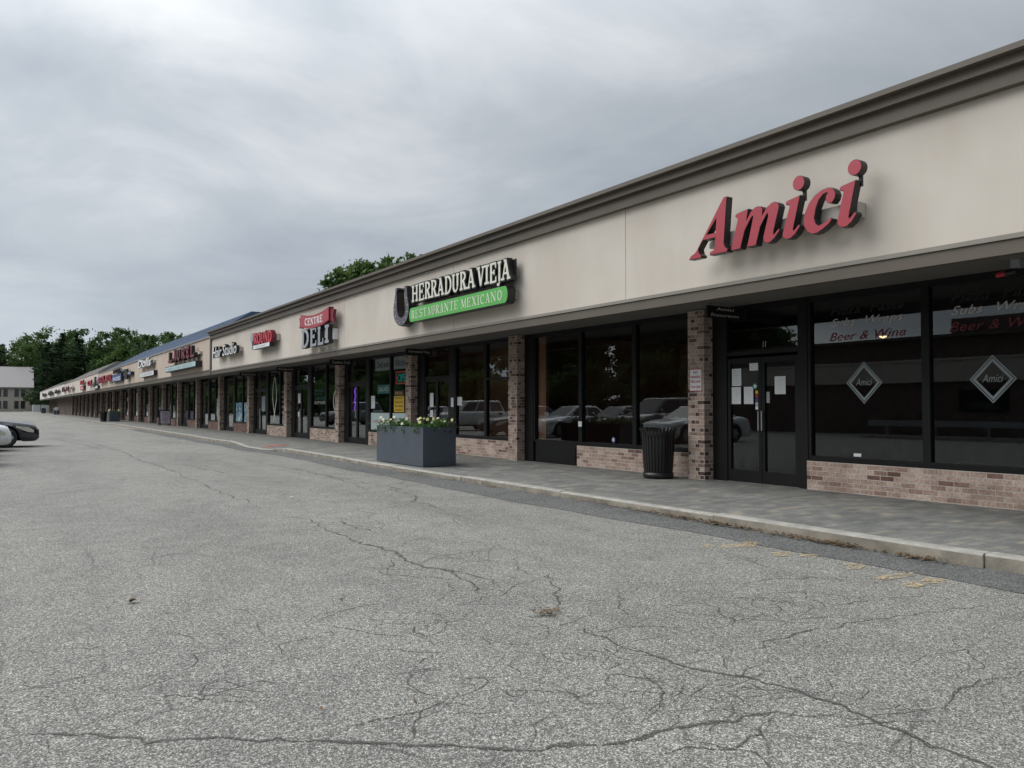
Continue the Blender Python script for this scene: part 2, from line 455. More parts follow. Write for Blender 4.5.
# outer top edge of the kerb (x, y), with the dropped kerb at the crossing; z of its top
CURB = [(-30, 7.12, S), (3.55, 7.12, S), (3.6, 7.06, S), (12, 7.1, S), (17, 7.14, S), (19.2, 7.24, S), (21.7, 7.31, S), (24.2, 7.36, S),
        (25.3, 7.26, 0.06), (26.0, 7.16, 0.04), (28.0, 7.16, 0.045), (29.3, 7.24, 0.09), (30.7, 7.3, S), (33.5, 7.26, S), (40, 7.36, S), (50, 7.42, S), (66, 7.6, S), (75, 7.6, 0.05), (80, 7.3, S), (95, 7.2, S), (130, 7.2, S), (300, 7.2, S)]


def curb_at(y):
    for (y0, x0, z0), (y1, x1, z1) in zip(CURB, CURB[1:]):
        if y0 <= y <= y1:
            t = (y - y0) / (y1 - y0); return x0 + (x1 - x0) * t, z0 + (z1 - z0) * t
    return CURB[-1][1], CURB[-1][2]


ys = sorted(set([c[0] for c in CURB] + [i * 1.0 for i in range(-30, 120)] + [120 + 10 * i for i in range(19)]))
mb = MB(); cw = 0.15
rr = random.Random(3)
joints = [y for y in [3.58 + 3.05 * i for i in range(-8, 60)]]
seg_edges = [-30] + [j for j in joints if -30 < j < 170] + [300]
for a, b_ in zip(seg_edges, seg_edges[1:]):
    dx, dz = rr.uniform(-0.012, 0.012), rr.uniform(-0.008, 0.008)
    pts = [a + 0.006] + [y for y in ys if a + 0.05 < y < b_ - 0.05] + [b_ - 0.006]
    sec = []
    for y in pts:
        x, z = curb_at(y); x += dx; zz = max(0.02, z + dz)
        r = min(0.018, zz * 0.4)
        sec.append([(x + 0.03 - 0.03 * (zz / S), y, -0.03), (x, y, zz - r), (x + r * 0.35, y, zz - r * 0.3), (x + r * 1.1, y, zz), (x + cw, y, zz), (x + cw, y, -0.03)])
    n = 6
    v = [p for s_ in sec for p in s_]
    fs = [(k * n + i, k * n + i + 1, (k + 1) * n + i + 1, (k + 1) * n + i) for k in range(len(sec) - 1) for i in range(n - 1)]
    caps = [tuple(range(n)), tuple(range((len(sec) - 1) * n + n - 1, (len(sec) - 1) * n - 1, -1))]
    mb.add(v, [f for f in fs if f[0] % n > 0] + caps, 0); mb.add(v, [f for f in fs if f[0] % n == 0], 1)
tag(mb.build('curb', [M['curb'], M['curbface']]), kind='structure')
mb = MB()
v, fs = [], []
for y in ys:
    x, z = curb_at(y)
    v += [(x + cw - 0.01, y, z - 0.004), (x + cw + 0.9, y, S - 0.002 if z > 0.1 else S - 0.006), (10.66, y, S)]
for k in range(len(ys) - 1):
    fs += [(k * 3, k * 3 + 1, k * 3 + 4, k * 3 + 3), (k * 3 + 1, k * 3 + 2, k * 3 + 5, k * 3 + 4)]
mb.add(v, fs)
tag(mb.build('sidewalk', M['paver'], recalc=False), kind='structure')
# darker asphalt patch along the kerb, built up a little against it
def rise(y): return 0.008 + 0.034 * min(1, max(0, (y - 4.5) / 4)) * (1 if y < 23 else max(0.1, 1 - (y - 23) / 2))


mb = MB(); v, fs = [], []
for k, y in enumerate([-20 + 0.5 * i for i in range(0, 150)]):
    x, z = curb_at(y)
    w = 0.66 + 0.05 * math.sin(y * 0.8) + 0.03 * math.sin(y * 2.7) - (0.1 if y > 14 else 0)
    v += [(x - w, y, 0.004), (x - 0.3, y, 0.004 + rise(y) * 0.35), (x + 0.05, y, 0.004 + rise(y))]
    if k: fs += [(3 * k - 3, 3 * k - 2, 3 * k + 1, 3 * k), (3 * k - 2, 3 * k - 1, 3 * k + 2, 3 * k + 1)]
mb.add(v, fs)
tag(mb.build('road_patch', M['patch'], recalc=False), kind='structure')
# red paint on the ramp
def walk_z(x, y):
    cx, cz = curb_at(y); a = cx + cw - 0.01; zi = S - 0.002 if cz > 0.1 else S - 0.006
    if x < a: return cz
    if x < a + 0.91: return (cz - 0.004) + (zi - cz + 0.004) * (x - a) / 0.91
    return zi + (S - zi) * min(1, (x - a - 0.91) / max(0.1, 10.66 - a - 0.91))


C4 = [ground(262, 447.4, 0.06), ground(287, 446.6, 0.08), ground(289, 444.4, 0.12), ground(267, 444.2, 0.12)]
mb = MB(); v, fs = [], []
for i in range(13):
    for j in range(9):
        p = Vector(C4[0]).lerp(Vector(C4[1]), i / 12).lerp(Vector(C4[3]).lerp(Vector(C4[2]), i / 12), j / 8)
        v.append((p.x, p.y, walk_z(p.x, p.y) + 0.006))
        if i and j: fs.append(((i - 1) * 9 + j - 1, i * 9 + j - 1, i * 9 + j, (i - 1) * 9 + j))
mb.add(v, fs)
tag(mb.build('ramp_paint', M['redpaint'], recalc=False), kind='structure')


def crack_pts(px, amp, rnd, step=0.05):
    P = [Vector((*ground(u, v), 0)) for u, v in px]
    out = []
    for a, b in zip(P, P[1:]):
        L = (b - a).length; n = max(2, min(80, int(L / step)))
        d = (b - a).normalized(); nn = Vector((-d.y, d.x, 0))
        # midpoint displacement
        off = [0.0] * (n + 1)
        for oct_ in range(1, 6):
            k = 2 ** oct_
            vals = [rnd.uniform(-1, 1) for _ in range(k + 1)]; vals[0] = vals[-1] = 0
            for i in range(n + 1):
                t = i / n * k; j = min(int(t), k - 1); f = t - j
                off[i] += (vals[j] * (1 - f) + vals[j + 1] * f) * amp * min(1.0, L) / (1.55 ** oct_)
        for i in range(n):
            out.append(a.lerp(b, i / n) + nn * off[i])
    out.append(P[-1])
    return out


CR = [
    (0.04, [(90, 442), (105, 447), (130, 455), (175, 472), (215, 490), (252, 504)]),
    (0.034, [(245, 459), (300, 470), (350, 480), (390, 487), (415, 495), (410, 502), (435, 507), (450, 512)]),
    (0.026, [(320, 475), (350, 482), (372, 492)]), (0.026, [(390, 487), (424, 493)]), (0.045, [(60, 440), (82, 444), (103, 449)]),
    (0.028, [(280, 515), (320, 527), (350, 540), (400, 557), (445, 570), (475, 587), (490, 596)]), (0.026, [(335, 517), (370, 530), (378, 534)]),
    (0.021, [(579, 625), (612, 642), (667, 660), (712, 672), (777, 685), (822, 700), (862, 715), (912, 735), (987, 765), (1040, 790)]),
    (0.02, [(450, 607), (480, 600), (512, 587), (549, 575), (552, 595), (555, 610)]), (0.012, [(555, 610), (579, 625)]), (0.01, [(512, 622), (532, 632), (560, 640), (600, 652)]),
    (0.012, [(647, 585), (619, 595), (622, 610), (642, 622)]), (0.013, [(740, 652), (772, 640), (812, 630), (857, 622), (892, 617), (942, 612), (1030, 605)]),
    (0.014, [(947, 715), (952, 700), (977, 682), (1030, 668)]), (0.010, [(952, 700), (990, 712), (1024, 730)]),
    (0.02, [(-10, 739), (50, 734), (100, 736), (145, 744), (200, 739), (260, 742), (320, 741), (380, 744), (450, 745), (510, 750), (567, 745), (617, 744), (657, 732), (697, 725), (737, 722), (777, 712), (812, 717), (852, 710)]),
    (0.014, [(652, 755), (687, 747), (732, 750), (762, 735), (777, 712)]), (0.010, [(350, 680), (395, 674), (445, 670), (480, 668)]),
    (0.011, [(60, 635), (150, 631), (185, 617)]), (0.011, [(150, 631), (205, 640)]), (0.009, [(105, 702), (120, 700), (175, 695), (240, 702), (300, 698)]),
    (0.010, [(0, 702), (50, 700), (105, 690), (160, 686)]), (0.010, [(627, 660), (644, 675), (657, 685), (662, 700), (640, 720)]), (0.011, [(682, 665), (677, 695), (657, 710), (630, 735)]),
    (0.010, [(732, 685), (744, 672), (770, 655)]), (0.012, [(690, 712), (700, 690), (712, 672)]), (0.014, [(760, 735), (782, 720), (800, 702)]), (0.010, [(395, 620), (410, 612), (440, 615), (445, 630), (425, 637), (410, 625), (395, 620)]),
    (0.009, [(145, 744), (152, 760), (150, 790)]), (0.010, [(300, 742), (340, 730), (400, 715), (470, 700)]), (0.012, [(862, 715), (900, 705), (930, 722)]), (0.010, [(577, 690), (620, 684), (657, 685)]),
    (0.02, [(500, 588), (470, 575), (430, 566)]), (0.010, [(700, 600), (740, 598), (800, 604)]), (0.04, [(150, 462), (190, 466), (230, 474)]), (0.009, [(720, 700), (735, 712), (737, 722)]),
]
mb = MB(); rnd = random.Random(11)


def ribbon(pts, w, rnd, z=0.003):
    v, fs = [], []
    n = len(pts); drift = 1.0
    for i, p in enumerate(pts):
        d = (pts[min(i + 1, n - 1)] - pts[max(i - 1, 0)])
        d = d.normalized() if d.length > 1e-6 else Vector((1, 0, 0))
        nn = Vector((-d.y, d.x, 0))
        taper = min(1, i / 6, (n - 1 - i) / 6)
        drift = min(1.5, max(0.35, drift + rnd.uniform(-0.22, 0.22)))
        ww = w * 0.5 * drift * (0.45 + 0.7 * rnd.random()) * max(0.06, taper)
        if rnd.random() < 0.05: ww *= 2.0
        v += [p + nn * ww + Vector((0, 0, z)), p - nn * ww * rnd.uniform(.6, 1.3) + Vector((0, 0, z))]
        if i: fs.append((2 * i - 2, 2 * i - 1, 2 * i + 1, 2 * i))
    mb.add(v, fs)


for ci, (w, px) in enumerate(CR):
    pts = crack_pts(px, 0.16, rnd)
    ribbon(pts, w, rnd, 0.0026 + 0.00002 * ci)
    # side branches and short parallel splits
    for k in range(int(len(pts) * 0.05 * (1 if w < 0.02 else 1.7))):
        i = rnd.randrange(2, max(3, len(pts) - 3)); p = pts[i]
        d = (pts[min(i + 2, len(pts) - 1)] - pts[i - 2]); a0 = math.atan2(d.y, d.x) + rnd.choice((-1, 1)) * rnd.uniform(.35, 1.4)
        L = rnd.uniform(.08, .5) * (1.6 if w > 0.02 else 1); st = 0.03; q = p.copy(); br = [q.copy()]
        for _ in range(int(L / st)):
            a0 += rnd.uniform(-.55, .55) * .8; q = q + Vector((math.cos(a0), math.sin(a0), 0)) * st; br.append(q.copy())
        if len(br) > 3: ribbon(br, min(w, .02) * rnd.uniform(.3, .55), rnd, 0.0018 + 0.000003 * k)
# web of fine crazing where the paving has tired
for (u, v, ru, rv, n) in ((700, 690, 120, 50, 42), (800, 610, 110, 25, 26), (380, 482, 90, 16, 22), (360, 620, 120, 40, 14), (560, 640, 60, 40, 16), (940, 690, 70, 50, 18), (200, 640, 120, 40, 10), (450, 560, 80, 30, 14), (150, 700, 140, 25, 10), (120, 460, 60, 12, 10), (500, 700, 160, 40, 14)):
    for k in range(n):
        x, y = ground(rnd.gauss(u, ru * .5), min(766, rnd.gauss(v, rv * .5))); q = Vector((x, y, 0)); a0 = rnd.choice((0.2, 1.2, 1.9, 2.9)) + rnd.gauss(0, .35); br = [q.copy()]
        far = max(1.0, q.length / 5.0)
        for _ in range(int(rnd.uniform(5, 26))):
            a0 += rnd.gauss(0, .32); q = q + Vector((math.cos(a0), math.sin(a0), 0)) * .035 * far; br.append(q.copy())
            if rnd.random() < .06: a0 += rnd.choice((-1, 1)) * 1.2
        ribbon(br, rnd.uniform(.006, .011) * far ** .8, rnd, 0.0014 + 0.000002 * k)
tag(mb.build('road_cracks', M['crack'], recalc=False), kind='structure')

# ghost of yellow lettering by the kerb
mb = MB()
YL = [[(704, 545), (717, 546), (712, 549), (700, 548)], [(719, 546.5), (726, 545), (757, 543.5), (755, 547), (738, 547.5), (722, 549)], [(742, 541.5), (757, 542), (756, 546), (745, 546)],
      [(770, 553), (790, 552), (793, 556.5), (776, 557)], [(800, 554), (818, 555.5), (815, 558.5), (800, 557)],
      [(843, 564), (862, 563.5), (867, 569), (848, 570)], [(874, 578.5), (890, 575), (912, 573), (915, 575.5), (895, 580), (878, 581)],
      [(901, 584), (922, 581), (926, 578), (945, 580), (951, 583), (928, 584.5), (918, 588.5), (903, 587.5)]]
for k, pl in enumerate(YL):
    P = [(*ground(u, v), 0.0065 + 0.0004 * k) for u, v in pl]
    c = Vector(P[0]).lerp(Vector(P[len(P) // 2]), 0.5)
    mb.add(P, [tuple(range(len(P)))])
tag(mb.build('road_markings', M['yellow']), kind='structure')

# leaf litter in the gutter
mb = MB(); rnd = random.Random(5)


def litter(cx, cy, lx, ly, n, s=0.028, zmax=0.03):
    for _ in range(n):
        x, y = rnd.gauss(cx, lx), rnd.gauss(cy, ly)
        xc, _z = curb_at(y)
        if x > xc - 0.012: x = xc - 0.012 - abs(rnd.gauss(0, 0.04))
        z = 0.007 + rise(y) * max(0, 1 - (xc - x) / 0.35) + rnd.random() ** 2 * zmax
        a = rnd.uniform(0, 6.28); L = s * rnd.uniform(0.5, 1.5); w = L * rnd.uniform(0.15, 0.5)
        t = rnd.uniform(-0.5, 0.5)
        d = Vector((math.cos(a), math.sin(a), t * 0.5)) * L; e = Vector((-math.sin(a), math.cos(a), rnd.uniform(-0.4, 0.4))) * w
        p = Vector((x, y, z + 0.01))
        mb.add([p - d, p - d * 0.1 + e, p + d, p - d * 0.1 - e], [(0, 1, 2, 3)])


for (u, v, ly, n) in ((905, 563, 0.22, 220), (815, 541, 0.42, 420), (850, 546, 0.2, 200), (735, 526, 0.45, 420), (700, 519, 0.35, 220), (660, 513, 0.4, 160), (620, 506, 0.4, 100), (560, 497, 0.5, 80), (515, 488, 0.2, 70), (480, 484, 0.6, 80), (430, 475, 0.4, 60), (380, 466, 0.5, 60)):
    x, y = ground(u, v)
    litter(curb_at(y)[0] - 0.05, y, 0.045, ly * 0.8, int(n * 0.6), 0.024)
x, y = ground(549, 615); litter(x, y, 0.06, 0.035, 45, 0.024)
x, y = ground(133, 603); litter(x, y, 0.02, 0.015, 10, 0.026)
for _ in range(90):
    litter(rnd.uniform(-3, 6.5), rnd.uniform(2, 22), 0.1, 0.1, 1, 0.018)
tag(mb.build('leaf_litter', M['strawleaf'], recalc=False), 'dry brown leaves scattered along the gutter and road', 'leaves', kind='stuff')
mb = MB(); x, y = ground(290, 498.5)
mb.prism([(0, 0), (0.06, 0.01), (0.07, 0.05), (0.02, 0.06)], lambda p, d: (x + p[0], y + p[1], 0.006 + d), 0, 0.012)
tag(mb.build('paper_scrap', M['paper']), 'tiny white paper scrap lying in the middle of the road', 'litter')

# ------------------------------------------------------------------ lettering tools
FS = lambda X: (lambda p, d: (X - d, p[0], p[1]))          # facade plane, p=(y, z), d towards the street


def text_mesh(mb, s, fn, w, h, mi=0, shear=0.0, bold=0.0, d0=0.0, d1=0.002, spacing=1.0):
    """built-in font fitted in a w x h box; fn((a, b), depth) with a to the reader's right"""
    cu = bpy.data.curves.new('txt', 'FONT'); cu.body = s; cu.shear = shear; cu.offset = bold; cu.space_character = spacing
    cu.resolution_u = 3
    ob = bpy.data.objects.new('txt', cu); COL.objects.link(ob)
    dg = bpy.context.evaluated_depsgraph_get()
    me = bpy.data.meshes.new_from_object(ob.evaluated_get(dg))
    bpy.data.objects.remove(ob)
    vs = [v.co.copy() for v in me.vertices]
    if not vs: return
    x0, x1 = min(v.x for v in vs), max(v.x for v in vs); y0, y1 = min(v.y for v in vs), max(v.y for v in vs)
    q = [((v.x - x0) / (x1 - x0) * w, (v.y - y0) / max(1e-6, y1 - y0) * h) for v in vs]
    fs = [tuple(p.vertices) for p in me.polygons]
    n = len(q)
    mb.add([fn(p, d1) for p in q], fs, mi)
    if d1 - d0 > 0.006:
        ec = {}
        for f in fs:
            for a, b in zip(f, f[1:] + f[:1]):
                ec[(a, b)] = ec.get((a, b), 0) + 1
        bd = [(a, b) for (a, b) in ec if (b, a) not in ec]
        v2 = [fn(p, d1) for p in q] + [fn(p, d0) for p in q]
        mb.add(v2, [(a, b, b + n, a + n) for a, b in bd], mi)
    bpy.data.meshes.remove(me)


def arc(cx, cy, rx, ry, a0, a1, n=10):
    return [(cx + rx * math.cos(R(a0 + (a1 - a0) * i / n)), cy + ry * math.sin(R(a0 + (a1 - a0) * i / n))) for i in range(n + 1)]


def GLYPH(ch):
    """strokes in a unit cell: (kind, points); kind T thick, N thin, F serif foot (horizontal)"""
    g = {
        'H': [('T', [(.2, 0), (.2, 1)]), ('T', [(.8, 0), (.8, 1)]), ('N', [(.2, .5), (.8, .5)]), ('F', .2, 0), ('F', .2, 1), ('F', .8, 0), ('F', .8, 1)],
        'E': [('T', [(.22, 0), (.22, 1)]), ('N', [(.04, .97), (.9, .97)]), ('N', [(.04, .03), (.94, .03)]), ('N', [(.2, .52), (.66, .52)]), ('N', [(.88, 1), (.88, .74)]), ('N', [(.92, 0), (.92, .27)]), ('N', [(.66, .4), (.66, .64)])],
        'R': [('T', [(.22, 0), (.22, 1)]), ('N', [(.04, .97), (.5, .97)]), ('T', arc(.5, .74, .3, .2, 88, -88)), ('N', [(.22, .5), (.52, .5)]), ('T', [(.5, .5), (.84, .04)]), ('F', .22, 0), ('F', .86, 0)],
        'A': [('N', [(.16, 0), (.5, 1)]), ('T', [(.48, .99), (.84, 0)]), ('N', [(.28, .33), (.74, .33)]), ('F', .16, 0), ('F', .84, 0), ('N', [(.3, .97), (.58, .97)])],
        'D': [('T', [(.22, 0), (.22, 1)]), ('N', [(.04, .97), (.45, .97)]), ('N', [(.04, .03), (.45, .03)]), ('T', arc(.42, .5, .44, .46, 88, -88, 14))],
        'U': [('T', [(.2, 1), (.2, .3)]), ('T', arc(.5, .3, .3, .27, 180, 270, 6)), ('N', arc(.5, .3, .3, .27, 270, 360, 6)), ('T', [(.8, .3), (.8, 1)]), ('F', .2, 1), ('F', .8, 1)],
        'V': [('T', [(.16, 1), (.5, 0)]), ('N', [(.5, 0), (.84, 1)]), ('F', .16, 1), ('F', .84, 1)],
        'I': [('T', [(.5, 0), (.5, 1)]), ('W', .5, 0), ('W', .5, 1)],
        'J': [('T', [(.62, 1), (.62, .12)]), ('N', arc(.35, .1, .27, .17, 0, -150, 8)), ('F', .62, 1)],
        'S': [('N', [(.84, .74), (.84, .97)]), ('T', arc(.5, .74, .3, .23, 20, 270, 12)), ('T', arc(.5, .27, .33, .24, 90, -160, 12)), ('N', [(.14, .03), (.14, .28)])],
        'T': [('T', [(.5, 0), (.5, .97)]), ('N', [(.06, .97), (.94, .97)]), ('N', [(.08, 1), (.08, .74)]), ('N', [(.92, 1), (.92, .74)]), ('W', .5, 0)],
        'N': [('N', [(.16, 0), (.16, 1)]), ('T', [(.16, .98), (.84, .02)]), ('N', [(.84, 0), (.84, 1)]), ('F', .16, 0), ('F', .84, 1), ('F', .12, 1)],
        'M': [('N', [(.12, 0), (.12, 1)]), ('T', [(.14, .98), (.5, .1)]), ('N', [(.5, .1), (.86, .98)]), ('T', [(.88, 0), (.88, 1)]), ('F', .12, 0), ('F', .88, 0)],
        'X': [('T', [(.14, 1), (.86, 0)]), ('N', [(.14, 0), (.86, 1)]), ('F', .14, 0), ('F', .86, 0), ('F', .14, 1), ('F', .86, 1)],
        'C': [('T', arc(.54, .5, .4, .47, 48, 312, 18)), ('N', [(.84, .68), (.84, .98)])],
        'O': [('T', arc(.5, .5, .38, .47, 90, 270, 12)), ('T', arc(.5, .5, .38, .47, -90, 90, 12))],
        'L': [('T', [(.24, 0), (.24, 1)]), ('F', .24, 1), ('N', [(.04, .03), (.92, .03)]), ('N', [(.9, 0), (.9, .3)])],
        'G': [('T', arc(.5, .5, .4, .47, 50, 330, 16)), ('N', [(.55, .45), (.95, .45)]), ('T', [(.84, .1), (.84, .45)])],
    }
    return g.get(ch, g['I'])


def slab_letter(mb, ch, fn, w, h, tk, tn, fl, grow=0.0, d0=0.0, d1=0.05, mi=0, mis=None):
    """one slab-serif letter built of stroke prisms; grow widens it all round (for the return behind a face)"""
    k = 0
    for st in GLYPH(ch):
        if st[0] in 'FW':
            L = fl * (1.35 if st[0] == 'W' else 1.0) + grow
            cx = st[1] * w; th = tn
            z0, z1 = (0 - grow, th + grow) if st[2] == 0 else (h - th - grow, h + grow)
            poly = [(cx - L, z0), (cx + L, z0), (cx + L, z1), (cx - L, z1)]
        else:
            t = (tk if st[0] == 'T' else tn) + 2 * grow
            P = [Vector((x * w, y * h)) for x, y in st[1]]
            if len(P) == 2 and grow:
                d = (P[1] - P[0]).normalized() * grow; P = [P[0] - d, P[1] + d]
            lft, rgt = [], []
            for i, p in enumerate(P):
                d = (P[min(i + 1, len(P) - 1)] - P[max(i - 1, 0)]).normalized(); nn = Vector((-d.y, d.x))
                tt = t
                if len(P) > 2 and st[0] == 'T':   # round strokes thin out where they run level
                    tt = tn + 2 * grow + (tk - tn) * abs(d.y)
                lft.append(tuple(p + nn * tt / 2)); rgt.append(tuple(p - nn * tt / 2))
            poly = lft + rgt[::-1]
        mb.prism(poly, fn, d0, d1 + 0.0004 * k, mi, mis)
        k += 1


# ------------------------------------------------------------------ buildings
ZW = 3.05      # window head
ZK = 0.565     # knee wall top
XG = 10.52     # glass plane


def window(root, y0, y1, z0=ZK + 0.03, z1=ZW, st=0.055, name='storefront_window', mid=None):
    f = MB()
    f.box(10.47, 10.57, y0, y0 + st, z0, z1); f.box(10.47, 10.57, y1 - st, y1, z0, z1)
    f.box(10.472, 10.568, y0 + st, y1 - st, z0, z0 + 0.05); f.box(10.472, 10.568, y0 + st, y1 - st, z1 - 0.06, z1)
    if mid: f.box(10.475, 10.565, y0 + st, y1 - st, mid - 0.025, mid + 0.025)
    w = f.build(name, M['black'], root)
    g = MB(); g.quad((XG, y0 + st, z1 - 0.06), (XG, y1 - st, z1 - 0.06), (XG, y1 - st, z0 + 0.05), (XG, y0 + st, z0 + 0.05))
    g.build('glass_pane', M['glass'], w, recalc=False)
    return w


def door(root, y0, y1, z0=S + 0.01, z1=2.2, hinge_far=True, stile=0.06, handle=True, rail=0.2):
    f = MB()
    f.box(10.475, 10.535, y0, y0 + stile, z0, z1); f.box(10.475, 10.535, y1 - stile, y1, z0, z1)
    f.box(10.477, 10.533, y0 + stile, y1 - stile, z0, z0 + rail); f.box(10.477, 10.533, y0 + stile, y1 - stile, z1 - 0.09, z1)
    d = f.build('door', M['black'], root)
    g = MB(); g.quad((10.505, y0 + stile, z1 - 0.09), (10.505, y1 - stile, z1 - 0.09), (10.505, y1 - stile, z0 + rail), (10.505, y0 + stile, z0 + rail))
    g.build('glass_pane', M['glass'], d, recalc=False)
    if handle:
        yh = y0 + 0.03 if hinge_far else y1 - 0.03
        h = MB(); h.cyl((10.43, yh, 1.0), (10.43, yh, 1.32), 0.013, n=10)
        h.cyl((10.43, yh, 1.03), (10.476, yh, 1.03), 0.009, n=8); h.cyl((10.43, yh, 1.29), (10.476, yh, 1.29), 0.009, n=8)
        h.build('handle', M['steel'], d)
    return d


def transom(root, y0, y1, z0=2.26, z1=ZW):
    f = MB(); f.box(10.47, 10.57, y0, y1, z0 - 0.06, z0); f.box(10.472, 10.568, y0, y1, z1 - 0.06, z1)
    t = f.build('transom_window', M['black'], root)
    g = MB(); g.quad((XG, y0, z1 - 0.06), (XG, y1, z1 - 0.06), (XG, y1, z0), (XG, y0, z0)); g.build('glass_pane', M['glass'], t, recalc=False)
    return t


def post(root, y0, y1, x0=10.46, x1=10.6, mat='black', z1=ZW):
    MB().box(x0, x1, y0, y1, S, z1).build('door_post', M[mat], root)


def pillar(root, y, w=0.38, mat='brickp', x0=10.25):
    MB().box(x0, 10.58, y, y + w, S - 0.02, 3.07).build('brick_pillar', M[mat], root)


def knee(root, y0, y1, mat='brick', x0=10.43):
    MB().box(x0, 10.6, y0, y1, S - 0.02, ZK).build('knee_wall', M[mat], root)
    MB().box(x0 + 0.012, 10.59, y0, y1, ZK + 0.001, ZK + 0.029).build('window_sill', M['black'], root)


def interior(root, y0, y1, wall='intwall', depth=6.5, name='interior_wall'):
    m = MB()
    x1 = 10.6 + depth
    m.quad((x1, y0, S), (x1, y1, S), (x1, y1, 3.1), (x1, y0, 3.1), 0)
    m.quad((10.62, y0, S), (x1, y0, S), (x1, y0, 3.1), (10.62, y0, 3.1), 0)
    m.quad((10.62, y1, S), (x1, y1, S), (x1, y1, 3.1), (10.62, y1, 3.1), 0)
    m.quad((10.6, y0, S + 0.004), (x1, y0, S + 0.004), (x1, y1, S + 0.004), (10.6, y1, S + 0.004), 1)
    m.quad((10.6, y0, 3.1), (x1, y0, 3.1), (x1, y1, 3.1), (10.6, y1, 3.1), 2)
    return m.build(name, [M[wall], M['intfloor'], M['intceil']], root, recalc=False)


def shell(root, y0, y1, ztop, stucco, seams, cornice, x0=8.5, band='trim', lip='lip', zf=3.108):
    # fascia panels with open joints
    m = MB()
    ed = [y0] + [s_ for s_ in seams if y0 < s_ < y1] + [y1]
    top = 4.575 if cornice else ztop
    for a, b_ in zip(ed, ed[1:]):
        m.box(x0, x0 + 0.12, a + 0.006, b_ - 0.006, zf, top)
    m.build('fascia', M[stucco], root)
    MB().box(x0 + 0.035, x0 + 0.3, y0, y1, 3.2, top - 0.02).build('fascia_backing', M['intwall'], root)
    MB().box(x0 - 0.05, x0 + 0.1, y0, y1, zf - 0.05, zf - 0.001).build('fascia_lip', M[lip], root)
    MB().box(x0 - 0.027, x0 + 0.1, y0, y1, 2.91, zf - 0.051).build('canopy_band', M[band], root)
    MB().box(x0 + 0.1, 10.47, y0, y1, 3.085, 3.15).build('soffit', M['soffit'], root)
    MB().box(10.47, 10.7, y0, y1, ZW, 3.15).build('window_header', M['black'], root)
    if cornice:
        m = MB(); m.box(8.40, 9.0, y0, y1, 4.575, 4.746); m.box(8.32, 9.0, y0, y1, 4.747, 4.85); m.box(8.23, 9.0, y0, y1, 4.851, 4.912)
        m.build('cornice', M['trim'], root)
    else:
        MB().box(x0 - 0.05, x0 + 0.4, y0, y1, top, top + 0.06).build('coping', M['lip'], root)
    MB().box(x0 + 0.3, 26, y0, y1, 4.1, 4.3).build('flat_roof', M['roof'], root)
    m = MB(); m.box(25.8, 26, y0, y1, 0, 4.1); m.box(10.7, 25.8, y0, y0 + 0.2, 0, 4.1); m.box(10.7, 25.8, y1 - 0.2, y1, 0, 4.1); m.box(x0 + .12, 10.7, y0 + 0.01, y0 + 0.12, 3.16, top - 0.03)
    m.build('wall', M['brickd'], root)


# ---- near building
B1 = empty('shopping_plaza', (10, 20, 0), 'long beige stucco shopping plaza with brown cornice, nearest to the viewer', 'building')
SEAMS = [-6.8, -2.0, 3.8, 9.8, 15.58, 22.21, 30.18, 34.7]
shell(B1, -8, 39.25, 4.8, 'stucco', SEAMS, True)
PIL = [3.89, 9.79, 15.68, 21.38, 27.28, 33.37, 39.29]
for y in [-2.0] + PIL: pillar(B1, y)
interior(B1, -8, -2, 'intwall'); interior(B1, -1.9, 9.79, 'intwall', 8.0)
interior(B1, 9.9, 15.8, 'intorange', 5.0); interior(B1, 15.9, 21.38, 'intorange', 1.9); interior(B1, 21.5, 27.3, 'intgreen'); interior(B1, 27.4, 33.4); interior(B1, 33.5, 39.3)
# bay beyond the frame on the right
knee(B1, -8, 3.89); window(B1, -1.6, 1.1); window(B1, 1.1, 3.87); window(B1, -8, -5); window(B1, -5, -2.02)
# pizza restaurant bay
knee(B1, 4.27, 7.86)
winA2 = window(B1, 4.27, 6.005); winA1 = window(B1, 6.005, 7.86)
post(B1, 7.861, 8.03); post(B1, 9.47, 9.789)
transA = transom(B1, 8.031, 9.469, 2.31, ZW)
dA1 = door(B1, 8.04, 8.745, hinge_far=False); dA2 = door(B1, 8.755, 9.46, hinge_far=True)
MB().box(10.46, 10.56, 8.03, 9.47, S, S + 0.009).build('door_threshold', M['steel'], B1)
# mexican restaurant, right bay
knee(B1, 10.17, 13.62)
winH1 = window(B1, 10.17, 11.84); winH2 = window(B1, 11.84, 13.56)
k = MB(); k.box(10.45, 10.56, 13.64, 15.2, S, ZK + 0.03); k.box(10.44, 10.45, 13.7, 15.14, S + 0.06, ZK - 0.05)
k.build('kick_panel', M['black'], B1)
winH3 = window(B1, 13.56, 15.32, name='storefront_window')
post(B1, 15.321, 15.679)
MB().box(10.58, 10.66, 14.98, 15.3, S, 3.0).build('interior_column', M['intorange'], B1)
# mexican restaurant, left bay
knee(B1, 16.06, 19.05)
winH4 = window(B1, 16.06, 17.5, mid=2.1); winH5 = window(B1, 17.5, 19.1)
post(B1, 19.101, 19.42); post(B1, 20.92, 21.379)
transom(B1, 19.421, 20.919); dH1 = door(B1, 19.43, 20.17, hinge_far=False); dH2 = door(B1, 20.18, 20.91)
# deli bay
knee(B1, 21.76, 25.0)
winD1 = window(B1, 21.76, 23.35); winD2 = window(B1, 23.35, 25.05)
post(B1, 25.051, 25.3); post(B1, 26.95, 27.279)
transom(B1, 25.301, 26.949); dD1 = door(B1, 25.31, 26.12, hinge_far=False); dD2 = door(B1, 26.13, 26.94)
